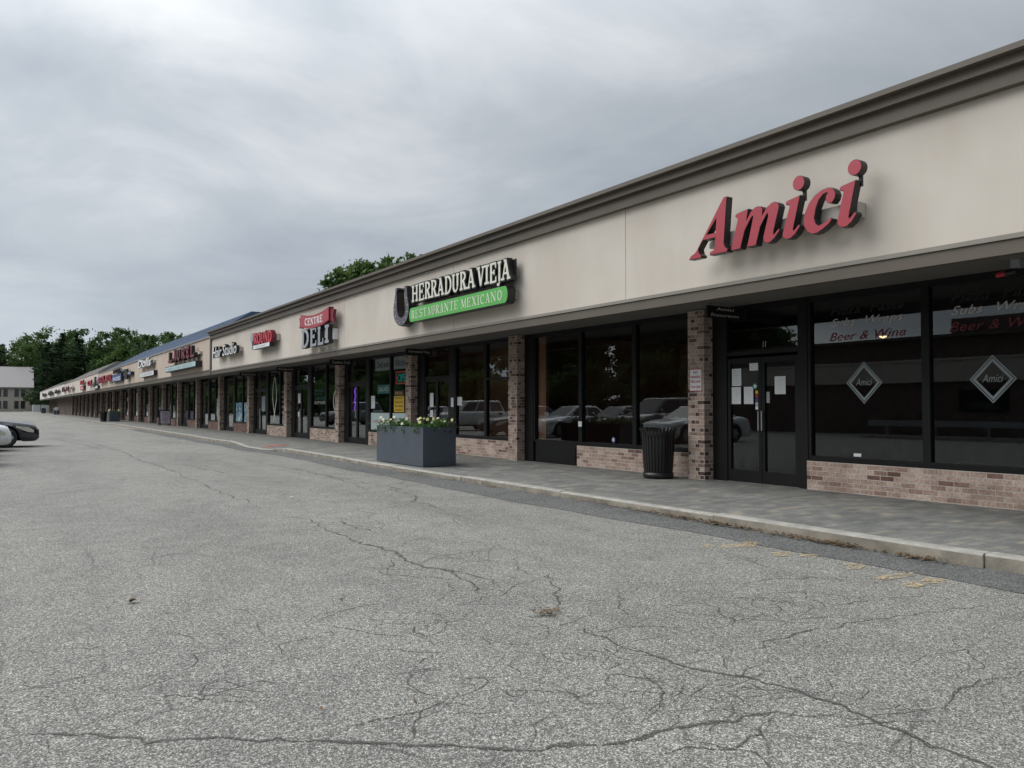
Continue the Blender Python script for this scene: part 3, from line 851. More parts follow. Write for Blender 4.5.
# bay 5
knee(B1, 27.66, 30.9)
winE1 = window(B1, 27.66, 29.22); winE2 = window(B1, 29.22, 30.93)
post(B1, 30.931, 31.3); post(B1, 33.0, 33.369)
transom(B1, 31.301, 32.999); door(B1, 31.31, 32.14, hinge_far=False); dE = door(B1, 32.15, 32.99)
# bay 6
knee(B1, 33.75, 36.85)
winF1 = window(B1, 33.75, 35.05); winF2 = window(B1, 35.05, 36.89)
post(B1, 36.891, 37.15); post(B1, 39.0, 39.289)
transom(B1, 37.151, 38.999); door(B1, 37.16, 38.07, hinge_far=False); door(B1, 38.08, 38.99)
MB().box(8.44, 8.56, 39.255, 39.45, 2.91, 4.6).build('corner_trim', M['trim'], B1)

# ---- blue-roofed building and those beyond it


def far_building(root, y0, y1, stucco, zt, mat='brickp', kmat='brickr', blank=(), x0=8.5, ystart=None):
    shell(root, y0, y1, zt, stucco, [y0 + 6 * i for i in range(1, int((y1 - y0) / 6) + 1)], False, x0=x0, band='trim', lip='trim', zf=3.16)
    y0 = ystart or y0
    interior(root, y0 + 0.1, y1 - 0.1)
    P = []
    y = PIL[-1] + 6.02
    while y < y0 + 0.2: y += 5.95
    while y < y1 - 0.5: P.append(y); y += 5.95
    pr = y0
    for i, y in enumerate(P + [y1]):
        a, b_ = pr, y
        if i < len(P): pillar(root, y, mat=mat)
        if any(p <= (a + b_) / 2 <= q for p, q in blank):
            MB().box(10.3, 10.5, a + (0.38 if i else 0), b_ - 0.002, S - 0.02, 3.08).build('brick_wall', M['brickd'], root)
        elif b_ - a > 3:
            aa = a + (0.38 if i else 0.02); L = b_ - aa
            w1 = aa + L * 0.3; w2 = aa + L * 0.58
            knee(root, aa, w2, kmat)
            window(root, aa, w1); window(root, w1, w2)
            post(root, w2 + 0.001, w2 + 0.25); post(root, b_ - 0.35, b_ - 0.002)
            door(root, w2 + 0.26, b_ - 0.36, z1=2.9, handle=False)
        pr = y


B2 = empty('shopping_plaza', (10, 70, 0), 'tan storefront block with the dark blue shingle roof, mid-way down the strip', 'building')
far_building(B2, 39.47, 88.6, 'stucco2', 4.683, ystart=39.68)


def mansard(root, y0, y1, mat, z0=5.1, zr=6.6, xr=11.9, hip=6.0, x0=8.46):
    m = MB()
    a, b_, c, d = (x0, y0, z0), (x0, y1, z0), (xr, y1 - hip, zr), (xr, y0, zr)
    m.add([a, b_, c, d, (xr, y0, zr - 0.35), (x0 + 0.25, y0, z0), (22, y1, z0), (22, y0, z0), (xr + 1.2, y1 - hip, zr), (xr + 1.2, y0, zr)],
          [(0, 1, 2, 3), (1, 6, 8, 2), (2, 8, 9, 3), (6, 7, 9, 8), (0, 3, 9, 7)])
    r = m.build('sloping_roof', mat, root)
    # shingle courses as thin raised butts
    k = MB(); n = 12
    for i in range(1, n):
        t = i / n
        xa, za = x0 + (xr - x0) * t, z0 + (zr - z0) * t
        k.box(xa - 0.012, xa + 0.02, y0 + 0.01, y1 - hip * t, za, za + 0.015)
    k.build('shingle_courses', mat, r)
    return r


mansard(B2, 39.6, 81, M['blueroof'], 4.75, 6.06, 10.4, 7)
B3 = empty('shopping_plaza', (10, 130, 0), 'pale storefront block with grey roofs beyond the blue-roofed one', 'building')
far_building(B3, 88.8, 136, 'stucco3', 4.8)
mansard(B3, 91, 131, M['greyroof'], 4.87, 6.1, 10.4, 10)
B4 = empty('shopping_plaza', (10, 175, 0), 'smallest pale block at the far end of the strip', 'building')
far_building(B4, 136.2, 214, 'stucco4', 4.86, blank=((147, 181),))
mansard(B4, 150, 206, M['greyroof'], 4.93, 6.0, 10.4, 14)

# ------------------------------------------------------------------ signs on the near fascia
XF = 9.44      # fascia face


def on_wall(X, ybase, zbase):
    """reader's right is -y"""
    return lambda p, d: (X - d, ybase - p[0], zbase + p[1])


am = empty('store_sign', (XF, 7.5, 3.9), 'large red italic Amici letters on the fascia, nearest the viewer', 'sign')
race = MB(); race.box(9.27, XF - 0.001, 6.18, 8.72, 3.84, 4.03); race.build('raceway', M['raceway'], am)
AM = [
    [[(8.995, 3.695), (8.957, 3.742), (8.89, 3.765), (8.838, 3.804), (8.284, 4.521), (8.255, 4.517), (8.27, 4.45), (8.418, 4.257), (8.622, 4.03), (8.714, 3.948), (8.807, 3.835), (8.791, 3.764), (8.742, 3.715), (8.752, 3.695)],
     [(8.284, 4.521), (8.225, 4.519), (8.289, 3.837), (8.263, 3.77), (8.216, 3.736), (8.225, 3.702), (8.565, 3.702), (8.555, 3.742), (8.49, 3.752), (8.462, 3.807), (8.422, 4.257)],
     [(8.64, 4.018), (8.43, 4.018), (8.43, 3.953), (8.70, 3.953)]],
    [[(8.141, 3.705), (8.006, 4.151), (8.038, 4.171), (8.061, 4.198), (8.032, 4.219), (7.824, 4.248), (7.86, 4.073), (7.771, 4.197), (7.7, 4.242), (7.647, 4.25), (7.598, 4.237), (7.564, 4.199), (7.576, 4.092), (7.492, 4.198), (7.407, 4.246), (7.348, 4.25), (7.298, 4.223), (7.277, 4.18), (7.291, 4.128), (7.378, 3.846), (7.382, 3.8), (7.362, 3.796), (7.289, 3.86), (7.275, 3.835), (7.359, 3.751), (7.426, 3.708), (7.481, 3.699), (7.532, 3.726), (7.548, 3.766), (7.545, 3.805), (7.459, 4.08), (7.471, 4.127), (7.5, 4.102), (7.607, 3.956), (7.688, 3.704), (7.839, 3.704), (7.724, 4.12), (7.74, 4.14), (7.772, 4.115), (7.89, 3.953), (7.974, 3.704)]],
    [[(7.154, 4.173), (7.163, 4.195), (7.139, 4.215), (6.933, 4.249), (7.052, 3.813), (7.041, 3.782), (7.022, 3.794), (6.956, 3.854), (6.938, 3.834), (7.011, 3.747), (7.088, 3.7), (7.154, 3.696), (7.208, 3.728), (7.219, 3.774), (7.096, 4.141), (7.115, 4.168)],
     [(6.949 + 0.092 * math.cos(a * 0.2618), 4.424 + 0.095 * math.sin(a * 0.2618)) for a in range(24)]],
    [[(6.444, 4.239), (6.496, 4.251), (6.585, 4.241), (6.693, 4.195), (6.786, 4.113), (6.842, 4.014), (6.871, 3.909), (6.863, 3.812), (6.809, 3.731), (6.736, 3.692), (6.663, 3.696), (6.574, 3.734), (6.485, 3.786), (6.446, 3.831), (6.463, 3.846), (6.564, 3.801), (6.644, 3.778), (6.689, 3.81), (6.715, 3.894), (6.686, 4.029), (6.64, 4.128), (6.568, 4.19), (6.511, 4.202), (6.494, 4.186), (6.524, 4.149), (6.53, 4.097), (6.499, 4.059), (6.446, 4.047), (6.402, 4.092), (6.386, 4.149), (6.406, 4.204)]],
    [[(6.314, 4.178), (6.324, 4.202), (6.303, 4.222), (6.097, 4.256), (6.204, 3.81), (6.194, 3.782), (6.174, 3.793), (6.11, 3.855), (6.093, 3.829), (6.158, 3.745), (6.229, 3.699), (6.296, 3.699), (6.35, 3.734), (6.36, 3.785), (6.265, 4.146), (6.283, 4.173)],
     [(6.107 + 0.094 * math.cos(a * 0.2618), 4.424 + 0.095 * math.sin(a * 0.2618)) for a in range(24)]],
]


def grown(poly, g):
    P = [Vector(p) for p in poly]
    area = sum(a.x * b.y - b.x * a.y for a, b in zip(P, P[1:] + P[:1]))
    sgn = 1 if area > 0 else -1
    out = []
    for i, p in enumerate(P):
        a, c = P[i - 1], P[(i + 1) % len(P)]
        d1 = (p - a); d2 = (c - p)
        d1 = d1.normalized() if d1.length else Vector((1, 0)); d2 = d2.normalized() if d2.length else d1
        n1, n2 = Vector((d1.y, -d1.x)) * sgn, Vector((d2.y, -d2.x)) * sgn
        nn = (n1 + n2)
        nn = nn.normalized() if nn.length > 1e-3 else n1
        out.append(tuple(p + nn * g / max(0.55, nn.dot(n1))))
    return out


FW = lambda p, d: (9.27 - d, p[0], p[1])
for li, polys in enumerate(AM):
    bk, fc = MB(), MB()
    for k, pl in enumerate(polys):
        bk.prism(grown(pl, 0.006), FW, 0.035, 0.155 + 0.0005 * k)
        fc.prism(pl, FW, 0.156 + 0.0005 * k, 0.162 + 0.0005 * k)
    if li in (2, 4):
        cy = polys[1][6]
        bk.box(9.22, 9.26, (6.93 if li == 2 else 6.085), (6.97 if li == 2 else 6.125), 4.2, 4.36)
    L = bk.build('letter', M['signblack'], am)
    fc.build('letter_face', M['red'], L)

# mexican restaurant sign
hs = empty('store_sign', (XF, 17, 3.9), 'black and cream HERRADURA VIEJA sign over a green RESTAURANTE MEXICANO bar with a horseshoe', 'sign')
HY = [19.074, 18.704, 18.663, 18.356, 18.316, 18.001, 17.968, 17.651, 17.624, 17.28, 17.243, 16.875, 16.859, 16.522, 16.474, 16.171, 16.129, 15.767, 15.667, 15.338, 15.311, 15.177, 15.121, 14.833, 14.812, 14.65, 14.634, 14.279]
for i, ch in enumerate('HERRADURAVIEJA'):
    y0, y1 = HY[2 * i], HY[2 * i + 1]
    w = y0 - y1; zb = 4.14 - 0.018 * i / 13; h = 0.43
    if ch == 'J': zb -= 0.05; h += 0.05
    bk, fc = MB(), MB()
    slab_letter(bk, ch, on_wall(9.3, y0, zb), w, h, 0.075, 0.045, 0.07, 0.028, 0.0, 0.13)
    slab_letter(fc, ch, on_wall(9.3, y0, zb), w, h, 0.075, 0.045, 0.07, 0.0, 0.137, 0.145)
    L = bk.build('letter', M['signblack'], hs); fc.build('letter_face', M['cream'], L)
bk = MB(); bk.box(9.3, 9.31, 14.25, 19.1, 4.13, 4.56); bk.build('letter_backing', M['signblack'], hs)
rc = MB(); rc.box(9.315, XF - 0.001, 14.4, 18.9, 4.22, 4.42); rc.box(9.315, XF - 0.001, 14.42, 18.7, 3.72, 3.88); rc.build('raceway', M['raceway'], hs)


def pill_poly(ya, yb, za, zb, n=10):
    r = (zb - za) / 2; c = (za + zb) / 2; rx = r * 0.62
    return [(ya - rx + rx * math.cos(R(a)) * 1.0, c + r * math.sin(R(a))) for a in [90 - 180 * i / n for i in range(n + 1)]] + \
           [(yb + rx + rx * math.cos(R(a)), c + r * math.sin(R(a))) for a in [270 - 180 * i / n for i in range(n + 1)]]


pp = pill_poly(19.11, 14.3, 3.615, 3.975)
bk = MB(); bk.prism(grown(pp, 0.012), lambda p, d: (9.31 - d, p[0], p[1]), 0, 0.2); pb = bk.build('name_bar', M['signblack'], hs)
bk = MB(); bk.prism(pp, lambda p, d: (9.31 - d, p[0], p[1]), 0.201, 0.207); bk.build('name_bar_face', M['green'], pb)
tx = MB()
s_ = 'RESTAURANTE MEXICANO'; ya, yb = 18.99, 14.5
adv = [0.5 if c == ' ' else (0.62 if c == 'I' else (1.2 if c in 'MN' else 1.0)) for c in s_]
tot = sum(adv); y = ya
for c, a in zip(s_, adv):
    w = a / tot * (ya - yb)
    if c != ' ': slab_letter(tx, c, on_wall(9.31, y - 0.02, 3.69), w * 0.84, 0.215, 0.034, 0.014, 0.036, 0, 0.208, 0.211)
    y -= w
tx.build('lettering', M['cream'], pb)
SHOE = [(20.022, 4.53), (19.95, 4.585), (20.02, 4.635), (20.1, 4.61), (20.075, 4.54), (20.138, 4.333), (20.205, 4.108), (20.194, 3.891), (20.098, 3.739), (19.906, 3.615), (19.697, 3.569), (19.513, 3.613), (19.352, 3.723), (19.253, 3.87), (19.243, 4.076), (19.333, 4.329), (19.364, 4.555), (19.38, 4.612), (19.47, 4.626), (19.53, 4.596), (19.5, 4.5), (19.437, 4.201), (19.415, 4.008), (19.515, 3.835), (19.699, 3.773), (19.888, 3.849), (19.986, 4.014), (19.996, 4.175), (19.996, 4.348)]
bk = MB(); bk.prism(grown(SHOE, 0.01), lambda p, d: (9.38 - d, p[0], p[1]), 0, 0.22); hb = bk.build('horseshoe', M['signblack'], hs)
bk = MB(); bk.prism(SHOE, lambda p, d: (9.38 - d, p[0], p[1]), 0.221, 0.235); bk.build('horseshoe_face', M['iron'], hb)
bk = MB()
for (yy, zz) in ((20.09, 4.25), (20.1, 4.05), (20.07, 3.87), (19.97, 3.74), (19.83, 3.66), (19.56, 3.67), (19.42, 3.77), (19.33, 3.92), (19.32, 4.1), (19.38, 4.3)):
    bk.prism([(yy - 0.018, zz - 0.012), (yy + 0.018, zz - 0.012), (yy + 0.018, zz + 0.012), (yy - 0.018, zz + 0.012)], lambda p, d: (9.38 - d, p[0], p[1]), 0.236, 0.24)
bk.build('nail_holes', M['cream'], hb)

# deli sign
ds = empty('store_sign', (XF, 26.6, 3.9), 'red CENTRE ribbon above dark DELI letters on the fascia', 'sign')
top_ = [(28.08, 4.66), (27.41, 4.571), (26.7, 4.525), (25.95, 4.56), (25.2, 4.66)]; bot_ = [(25.2, 4.245), (25.81, 4.145), (26.62, 4.105), (27.33, 4.148), (28.08, 4.246)]
bk = MB(); bk.prism(grown(top_ + bot_, 0.015), FW, 0, 0.16); rb = bk.build('ribbon', M['maroon'], ds)
bk = MB(); bk.prism(top_ + bot_, FW, 0.161, 0.17); bk.build('ribbon_face', M['red'], rb)
bk = MB(); bk.prism([(28.36, 4.58), (28.1, 4.62), (28.1, 4.2), (28.36, 4.22), (28.28, 4.4)], FW, 0.02, 0.12); bk.prism([(25.18, 4.62), (24.85, 4.56), (24.93, 4.37), (24.85, 4.17), (25.18, 4.2)], FW, 0.02, 0.12)
bk.build('ribbon_tails', M['maroon'], rb)
tx = MB(); y = 27.6
for c in 'CENTRE':
    i = (27.6 - y) / 1.85
    slab_letter(tx, c, on_wall(9.27, y, 4.22 + 0.035 * (2 * i - 1) ** 2), 0.28, 0.24, 0.06, 0.026, 0.045, 0, 0.171, 0.174); y -= 0.31
tx.build('lettering', M['white'], rb)
for c, a, b_ in (('D', 28.02, 27.2), ('E', 27.08, 26.42), ('L', 26.3, 25.72), ('I', 25.62, 25.2)):
    bk = MB(); slab_letter(bk, c, on_wall(9.27, a, 3.5), a - b_, 0.6, 0.2, 0.09, 0.14, 0.012, 0, 0.14); L = bk.build('letter', M['signblack'], ds)
    fc = MB(); slab_letter(fc, c, on_wall(9.27, a, 3.5), a - b_, 0.6, 0.2, 0.09, 0.14, 0, 0.147, 0.153); fc.build('letter_face', M['greysign'], L)
MB().box(9.275, XF - 0.001, 25.2, 27.9, 3.62, 3.98).build('raceway', M['white'], ds)

# round sign
rs = empty('store_sign', (XF, 33, 4), 'small sign of red ROUND letters with a grey ring over a white strip', 'sign')
bk = MB(); y = 34.25
for i, c in enumerate('ROUND'):
    slab_letter(bk, c, on_wall(9.27, y, 4.03 - 0.008 * i), 0.5, 0.42, 0.15, 0.07, 0.06, 0.02, 0, 0.16); y -= 0.53
L = bk.build('letter_returns', M['maroon'], rs); bk = MB(); y = 34.25
for i, c in enumerate('ROUND'):
    slab_letter(bk, c, on_wall(9.27, y, 4.03 - 0.008 * i), 0.5, 0.42, 0.15, 0.07, 0.06, 0, 0.167, 0.173); y -= 0.53
bk.build('letter_faces', M['redb'], L)
bk = MB()
ring = [(34.55 + 0.23 * math.cos(R(a)), 4.33 + 0.21 * math.sin(R(a))) for a in range(0, 360, 20)]
bk.prism(ring, FW, 0, 0.17); bk.prism([(34.6, 4.15), (34.5, 4.15), (34.42, 3.82), (34.52, 3.82)], FW, 0, 0.165); bk.build('ring', M['greysign'], rs)
bk = MB(); bk.box(9.1, 9.3, 31.9, 34.3, 3.81, 3.99); sb = bk.build('name_strip', M['signblack'], rs)
bk = MB(); bk.box(9.094, 9.099, 31.92, 34.28, 3.825, 3.975); text_mesh(bk, 'RESTAURANT', on_wall(9.094, 33.9, 3.865), 1.6, 0.07, 1, 0, 0, 0, 0.002)
bk.build('name_strip_face', [M['white'], M['greysign']], sb)
MB().box(9.3, XF - 0.001, 31.6, 34.2, 4.05, 4.3).build('raceway', M['raceway'], rs)

# script sign at the end of the near building
ss = empty('store_sign', (XF, 39.6, 4.1), 'black-edged blue and white script letters next to the blue-roofed block', 'sign')
bk = MB(); text_mesh(bk, 'Hair Studio', on_wall(9.27, 42.0, 3.84), 4.75, 0.56, 0, 0.25, 0.035, 0, 0.14); L = bk.build('letter_returns', M['signblack'], ss)
bk = MB(); text_mesh(bk, 'Hair Studio', on_wall(9.27, 42.0, 3.84), 4.75, 0.52, 0, 0.25, 0.0, 0.141, 0.15); bk.build('letter_faces', M['white'], L)
MB().box(9.275, XF - 0.001, 37.3, 41.6, 3.95, 4.15).build('raceway', M['raceway'], ss)

# blue-roofed block signs
ls = empty('store_sign', (XF, 50, 4.2), 'six maroon letters above a pale teal light box under the blue roof', 'sign')
LY = [(54.2, 52.9), (52.58, 51.6), (51.4, 50.3), (50.0, 48.9), (48.5, 47.75), (47.4, 46.3)]
for c, (a, b_) in zip('LAUREL', LY):
    bk = MB(); slab_letter(bk, c, on_wall(9.27, a, 4.22), a - b_, 0.58, 0.26, 0.13, 0.16, 0.02, 0, 0.17); L = bk.build('letter', M['signblack'], ls)
    fc = MB(); slab_letter(fc, c, on_wall(9.27, a, 4.22), a - b_, 0.58, 0.26, 0.13, 0.16, 0, 0.177, 0.183); fc.build('letter_face', M['maroon'], L)
MB().box(9.28, XF - 0.001, 45.9, 53.8, 4.3, 4.45).build('raceway', M['raceway'], ls)
bk = MB(); bk.box(9.1, XF - 0.001, 45.9, 55.2, 3.6, 3.94); L = bk.build('light_box', M['signblack'], ls)
bk = MB(); bk.box(9.093, 9.099, 45.95, 55.15, 3.64, 3.9); text_mesh(bk, 'NAILS  AND  BEAUTY', on_wall(9.093, 54.3, 3.69), 7.6, 0.15, 1, 0, 0.01, 0, 0.003); bk.build('light_box_face', [M['paleteal'], M['greysign']], L)


def text_sign(label, s, y0, y1, z0, z1, face, ret, sub=None, shear=0.0, x0=XF):
    e = empty('store_sign', (x0, (y0 + y1) / 2, z0), label, 'sign')
    bk = MB(); text_mesh(bk, s, on_wall(x0 - 0.17, y0, z0), y0 - y1, z1 - z0, 0, shear, 0.03, 0, 0.13); L = bk.build('letter_returns', M[ret], e)
    bk = MB(); text_mesh(bk, s, on_wall(x0 - 0.17, y0, z0), y0 - y1, z1 - z0, 0, shear, 0.018, 0.131, 0.14); bk.build('letter_faces', M[face], L)
    MB().box(x0 - 0.16, x0 - 0.001, y1 - 0.2, y0 - 0.2, z0 + (z1 - z0) * 0.3, z0 + (z1 - z0) * 0.62).build('raceway', M['raceway'], e)
    if sub:
        t, a, b_, c, d, fm, im = sub
        bk = MB(); bk.box(x0 - 0.25, x0 - 0.001, b_, a, c, d); L = bk.build('light_box', M['signblack'], e)
        bk = MB(); bk.box(x0 - 0.257, x0 - 0.251, b_ + 0.03, a - 0.03, c + 0.03, d - 0.03); text_mesh(bk, t, on_wall(x0 - 0.257, a - 0.5, c + 0.09), a - b_ - 1, (d - c) * 0.5, 1, 0, 0.01, 0, 0.003)
        bk.build('light_box_face', [M[fm], M[im]], L)
    return e


text_sign('white script sign over a second white row, left of the maroon letters', 'Dolls', 67.5, 61.2, 4.35, 4.95, 'white', 'greysign', ('CLEANERS', 66.5, 60.3, 3.62, 3.98, 'white', 'greysign'), 0.2)
text_sign('dark sign shaped like a cross on the tan fascia', 'I', 75.1, 73.5, 3.75, 4.6, 'signblack', 'signblack', ('SALON', 76.0, 71.5, 4.05, 4.3, 'blueface', 'white'))
text_sign('black lettered sign above blue and white script on the pale block', 'PIZZA', 83, 77, 4.5, 4.85, 'signblack', 'signblack', ('SHOES', 84, 77.6, 3.72, 4.4, 'blueface', 'white'), x0=9.44)
text_sign('dull red letters on the pale block, right of the paler red ones', 'DOLLAR', 88.6, 84.4, 3.9, 4.55, 'red', 'maroon')
text_sign('paler dull red letters beside the tall black panel sign', 'BOOK', 95.6, 90, 3.9, 4.6, 'red', 'maroon')
text_sign('tall black and white panel sign on the pale block', 'J', 101, 98.9, 3.6, 4.75, 'signblack', 'blueface', ('JEWELRY', 102, 97, 3.45, 3.75, 'white', 'greysign'))
text_sign('red round sign letters left of the tall black panel', 'OX', 108, 103, 3.9, 4.55, 'redb', 'maroon')
text_sign('stacked red and white sign at the middle of the pale block', 'RX', 118, 113, 4.3, 4.85, 'redb', 'maroon', ('DRUGS', 118, 113.3, 3.6, 4.1, 'redb', 'white'))
text_sign('small maroon letters on the far half of the pale block', 'Bak', 143, 137, 3.9, 4.6, 'maroon', 'signblack')
text_sign('white outlined letters on the far half of the pale block', 'TD', 136, 130, 3.8, 4.5, 'white', 'maroon')
text_sign('dark brown letters nearest the viewer on the off-white far block', 'Pub', 152, 146.5, 3.9, 4.7, 'maroon', 'signblack')
text_sign('black lettering second from the near end of the off-white far block', 'Mart', 171, 159, 3.9, 4.6, 'signblack', 'signblack')
text_sign('black lettering second from the end of the off-white far block', 'Gifts', 194, 178, 3.8, 4.7, 'signblack', 'signblack')
text_sign('black lettering at the very end of the off-white far block', 'Toys', 221, 203, 3.7, 4.7, 'signblack', 'signblack')

# every fascia sign is drawn at 10:9 and hung on the wall at 8.5 m
KS = 0.9
for o in [o for o in COL.objects if o.name.startswith('store_sign')]:
    x, y, z = o.location
    o.location = (x * KS, y * KS, CAM_H + (z - CAM_H) * KS); o.scale = (KS, KS, KS)

# blade signs hung below the canopy, square to the walk


def blade(y, lines, label, h=0.19, x0=9.62, x1=10.44):
    e = empty('hanging_sign', (x0, y, 2.9), label, 'sign', 'small black blade signs hung under the canopy')
    z1 = 3.03; z0 = z1 - h
    bk = MB(); bk.box(x0, x1, y, y + 0.035, z0, z1); p = bk.build('board', M['signblack'], e)
    tx = MB(); n = len(lines)
    for i, s in enumerate(lines):
        hh = h / n * 0.52; zb = z1 - h * (i + 1) / n + h / n * 0.26
        ww = (x1 - x0) * (0.5 if (n > 1 and i == 0) else 0.8)
        text_mesh(tx, s, lambda q, d, zb=zb, ww=ww: ((x0 + x1) / 2 - ww / 2 + q[0], y - d, zb + q[1]), ww, hh, 0, 0, 0.01, 0, 0.003)
    tx.build('lettering', M['decalgrey'], p)
    hg = MB()
    for x in (x0 + 0.08, x1 - 0.08): hg.cyl((x, y + 0.017, z1), (x, y + 0.017, 3.086), 0.006, n=8)
    hg.build('hanger', M['blackm'], e)
    return e


blade(9.1, ['Amici', 'Ristorante'], 'black hanging sign reading Amici Ristorante before the double door', 0.2)
blade(20.4, ['Herradura Vieja'], 'black hanging sign above the brick column left of the Mexican restaurant door')
blade(26.5, ['Centre Deli'], 'black hanging sign above the column beside the deli door')
blade(32.7, ['Repair'], 'black hanging sign two columns left of the deli')
blade(38.6, ['Salon'], 'black hanging sign three columns left of the deli')

# alarm horn strobe under the soffit
al = empty('security_light', (9.9, 4.65, 3.0), 'red and black device on a grey box under the soffit, upper right', 'light')
MB().box(9.84, 9.94, 4.52, 4.62, 2.99, 3.085).build('junction_box', M['greysign'], al)
c = MB(); c.cyl((9.9, 4.58, 2.955), (9.9, 4.7, 2.945), 0.035, 0.035, 14); c.build('body', M['signblack'], al)
c = MB(); c.cyl((9.9, 4.7, 2.945), (9.9, 4.8, 2.935), 0.034, 0.03, 14); c.build('lens', M['redb'], al)

# ------------------------------------------------------------------ window graphics


def decal(win, s, y0, y1, z0, z1, mat, shear=0.3, bold=0.0):
    m = MB(); text_mesh(m, s, on_wall(XG - 0.004, y0, z0), y0 - y1, z1 - z0, 0, shear, bold, 0, 0.0015, 1.05)
    m.build('window_lettering', M[mat], win)


for w, yo in ((winA1, 0.0), (winA2, -1.8)):
    decal(w, 'Pizza  Pasta', 7.48 + yo, 6.32 + yo, 2.75, 2.88, 'decalblack', 0.35, 0.004)
    decal(w, 'Subs  Wraps', 7.47 + yo, 6.33 + yo, 2.55, 2.70, 'decalgrey', 0.35, 0.0)
    decal(w, 'Beer & Wine', 7.5 + yo, 6.3 + yo, 2.37, 2.49, 'decalred', 0.35, 0.0)
    m = MB(); cy, cz = 6.94 + yo * 0.985, 1.735
    fd = lambda p, d: (XG - 0.004 - d, cy + p[0], cz + p[1])
    for (a, b_) in ((1.0, 0.93), (0.88, 0.72)):
        for i in range(4):
            t0, t1 = R(90 * i), R(90 * i + 90)
            pt = lambda r, t: (0.285 * r * math.cos(t), 0.305 * r * math.sin(t))
            m.prism([pt(a, t0), pt(a, t1), pt(b_, t1), pt(b_, t0)], fd, 0, 0.0015)
    text_mesh(m, 'Amici', on_wall(XG - 0.004, cy + 0.13, cz - 0.04), 0.26, 0.1, 0, 0.35, 0, 0, 0.0015)
    m.build('diamond_emblem', M['decalpale'], w)
decal(transA, '11', 8.75, 8.68, 2.36, 2.46, 'decalgrey', 0.2)
m = MB(); m.box(XG - 0.006, XG - 0.003, 7.0, 7.12, 0.665, 0.71); m.build('window_sticker', M['paper'], winA1)


def sheet(y0, y1, z0, z1, label, mat='paper', name='paper_notice', cat='notice', group=None, lines=5, ink='greysign', x=None, inside=False, text=None, tmat='ink', frame=None):
    x = (XG - 0.004 if inside else 10.497) if x is None else x
    m = MB(); mats = [M[mat], M[ink], M[tmat]]
    ya, yb = max(y0, y1), min(y0, y1)
    m.box(x - 0.002, x, yb, ya, z0, z1)
    w, h = ya - yb, z1 - z0
    for i in range(lines):
        zc = z1 - h * (i + 1) / (lines + 1)
        m.box(x - 0.0026, x - 0.0021, yb + w * 0.14 + (0.2 * w if i % 3 == 2 else 0), ya - w * 0.14, zc - h * 0.005, zc + h * 0.005, 1)
    if text:
        n = len(text)
        for i, s in enumerate(text):
            hh = h / n * 0.5
            text_mesh(m, s, on_wall(x - 0.002, ya - w * 0.12, z1 - h * (i + 1) / n + h / n * 0.25), w * 0.76, hh, 2, 0, 0.012, 0, 0.002)
    if frame:
        mats.append(M[frame]); t = 0.03
        for bx in ((yb - t, yb, z0 - t, z1 + t), (ya, ya + t, z0 - t, z1 + t), (yb, ya, z0 - t, z0), (yb, ya, z1, z1 + t)): m.box(x - 0.02, x, *bx, 3)
    return tag(m.build(name, mats), label, cat, group)


PN = 'paper notices taped to the pizza restaurant door'
sheet(9.385, 9.185, 1.74, 2.03, 'white sheet taped highest at the left edge of the double door', group=PN, lines=9)
sheet(9.395, 9.195, 1.435, 1.72, 'white sheet taped at the left edge below another of its size', group=PN, lines=9)
sheet(9.13, 8.935, 1.435, 1.72, 'white sheet right of the lower left one, on the left door leaf', group=PN, lines=8)
sheet(9.01, 8.83, 1.985, 2.11, 'small wide white card at the top of the left door leaf', group=PN, lines=3)
sheet(8.5, 8.29, 1.59, 1.875, 'single white sheet on the middle of the right door leaf', group=PN, lines=8)
sheet(8.665, 8.6, 1.45, 1.63, 'narrow grey hours plate by the lock of the right door leaf', 'greysign', group=PN, lines=6, ink='paper')
m = MB()
for i, mt in enumerate((0, 1, 2, 3, 4)):
    z = 1.655 - i * 0.064; m.box(10.494, 10.497, 8.835, 8.89, z - 0.055, z, mt)
tag(m.build('sticker_strip', [M['yellowp'], M['red'], M['blueface'], M['paleteal'], M['white']]), 'column of small coloured card stickers on the left door leaf', 'sticker')
m = MB(); m.prism([(8.895 + 0.055 * math.cos(R(a)), 1.725 + 0.055 * math.sin(R(a))) for a in range(0, 360, 20)], FS(10.497), 0, 0.003, 0)
m.prism([(8.895 + 0.03 * math.cos(R(a)), 1.725 + 0.03 * math.sin(R(a))) for a in range(0, 360, 30)], FS(10.497), 0.0031, 0.0045, 1)
tag(m.build('sticker', [M['tealvinyl'], M['paper']]), 'round green sticker above the sticker column on the door', 'sticker')
sheet(20.64, 20.42, 1.4, 1.79, 'white notice on the Mexican restaurant door', lines=6)
sheet(20.62, 20.44, 1.1, 1.3, 'lower white notice on the Mexican restaurant door', lines=4)
sheet(19.3, 19.16, 1.39, 1.64, 'narrow notice on the post right of the Mexican restaurant door', lines=5, x=10.458)
sheet(19.05, 18.78, 1.43, 1.66, 'white notice at the left of the window by the Mexican restaurant door', lines=5, inside=True)
sheet(13.62, 13.5, 0.97, 1.08, 'small white sticker on the mullion of the dark three-part window', lines=2, x=10.468)
for (yy, zz, w_) in ((12.52, 0.72, 'middle pane of the dark three-part window'), (16.38, 0.72, 'window right of the Mexican restaurant door')):
    m = MB(); m.prism([(yy + 0.06 * math.cos(R(a)), zz + 0.06 * math.sin(R(a))) for a in range(0, 360, 20)], FS(XG - 0.004), 0, 0.002, 0)
    m.box(XG - 0.0085, XG - 0.0065, yy - 0.025, yy + 0.025, zz - 0.03, zz + 0.035, 1)
    tag(m.build('sticker', [M['blueface'], M['paper']]), 'round blue sticker low in the ' + w_, 'sticker')

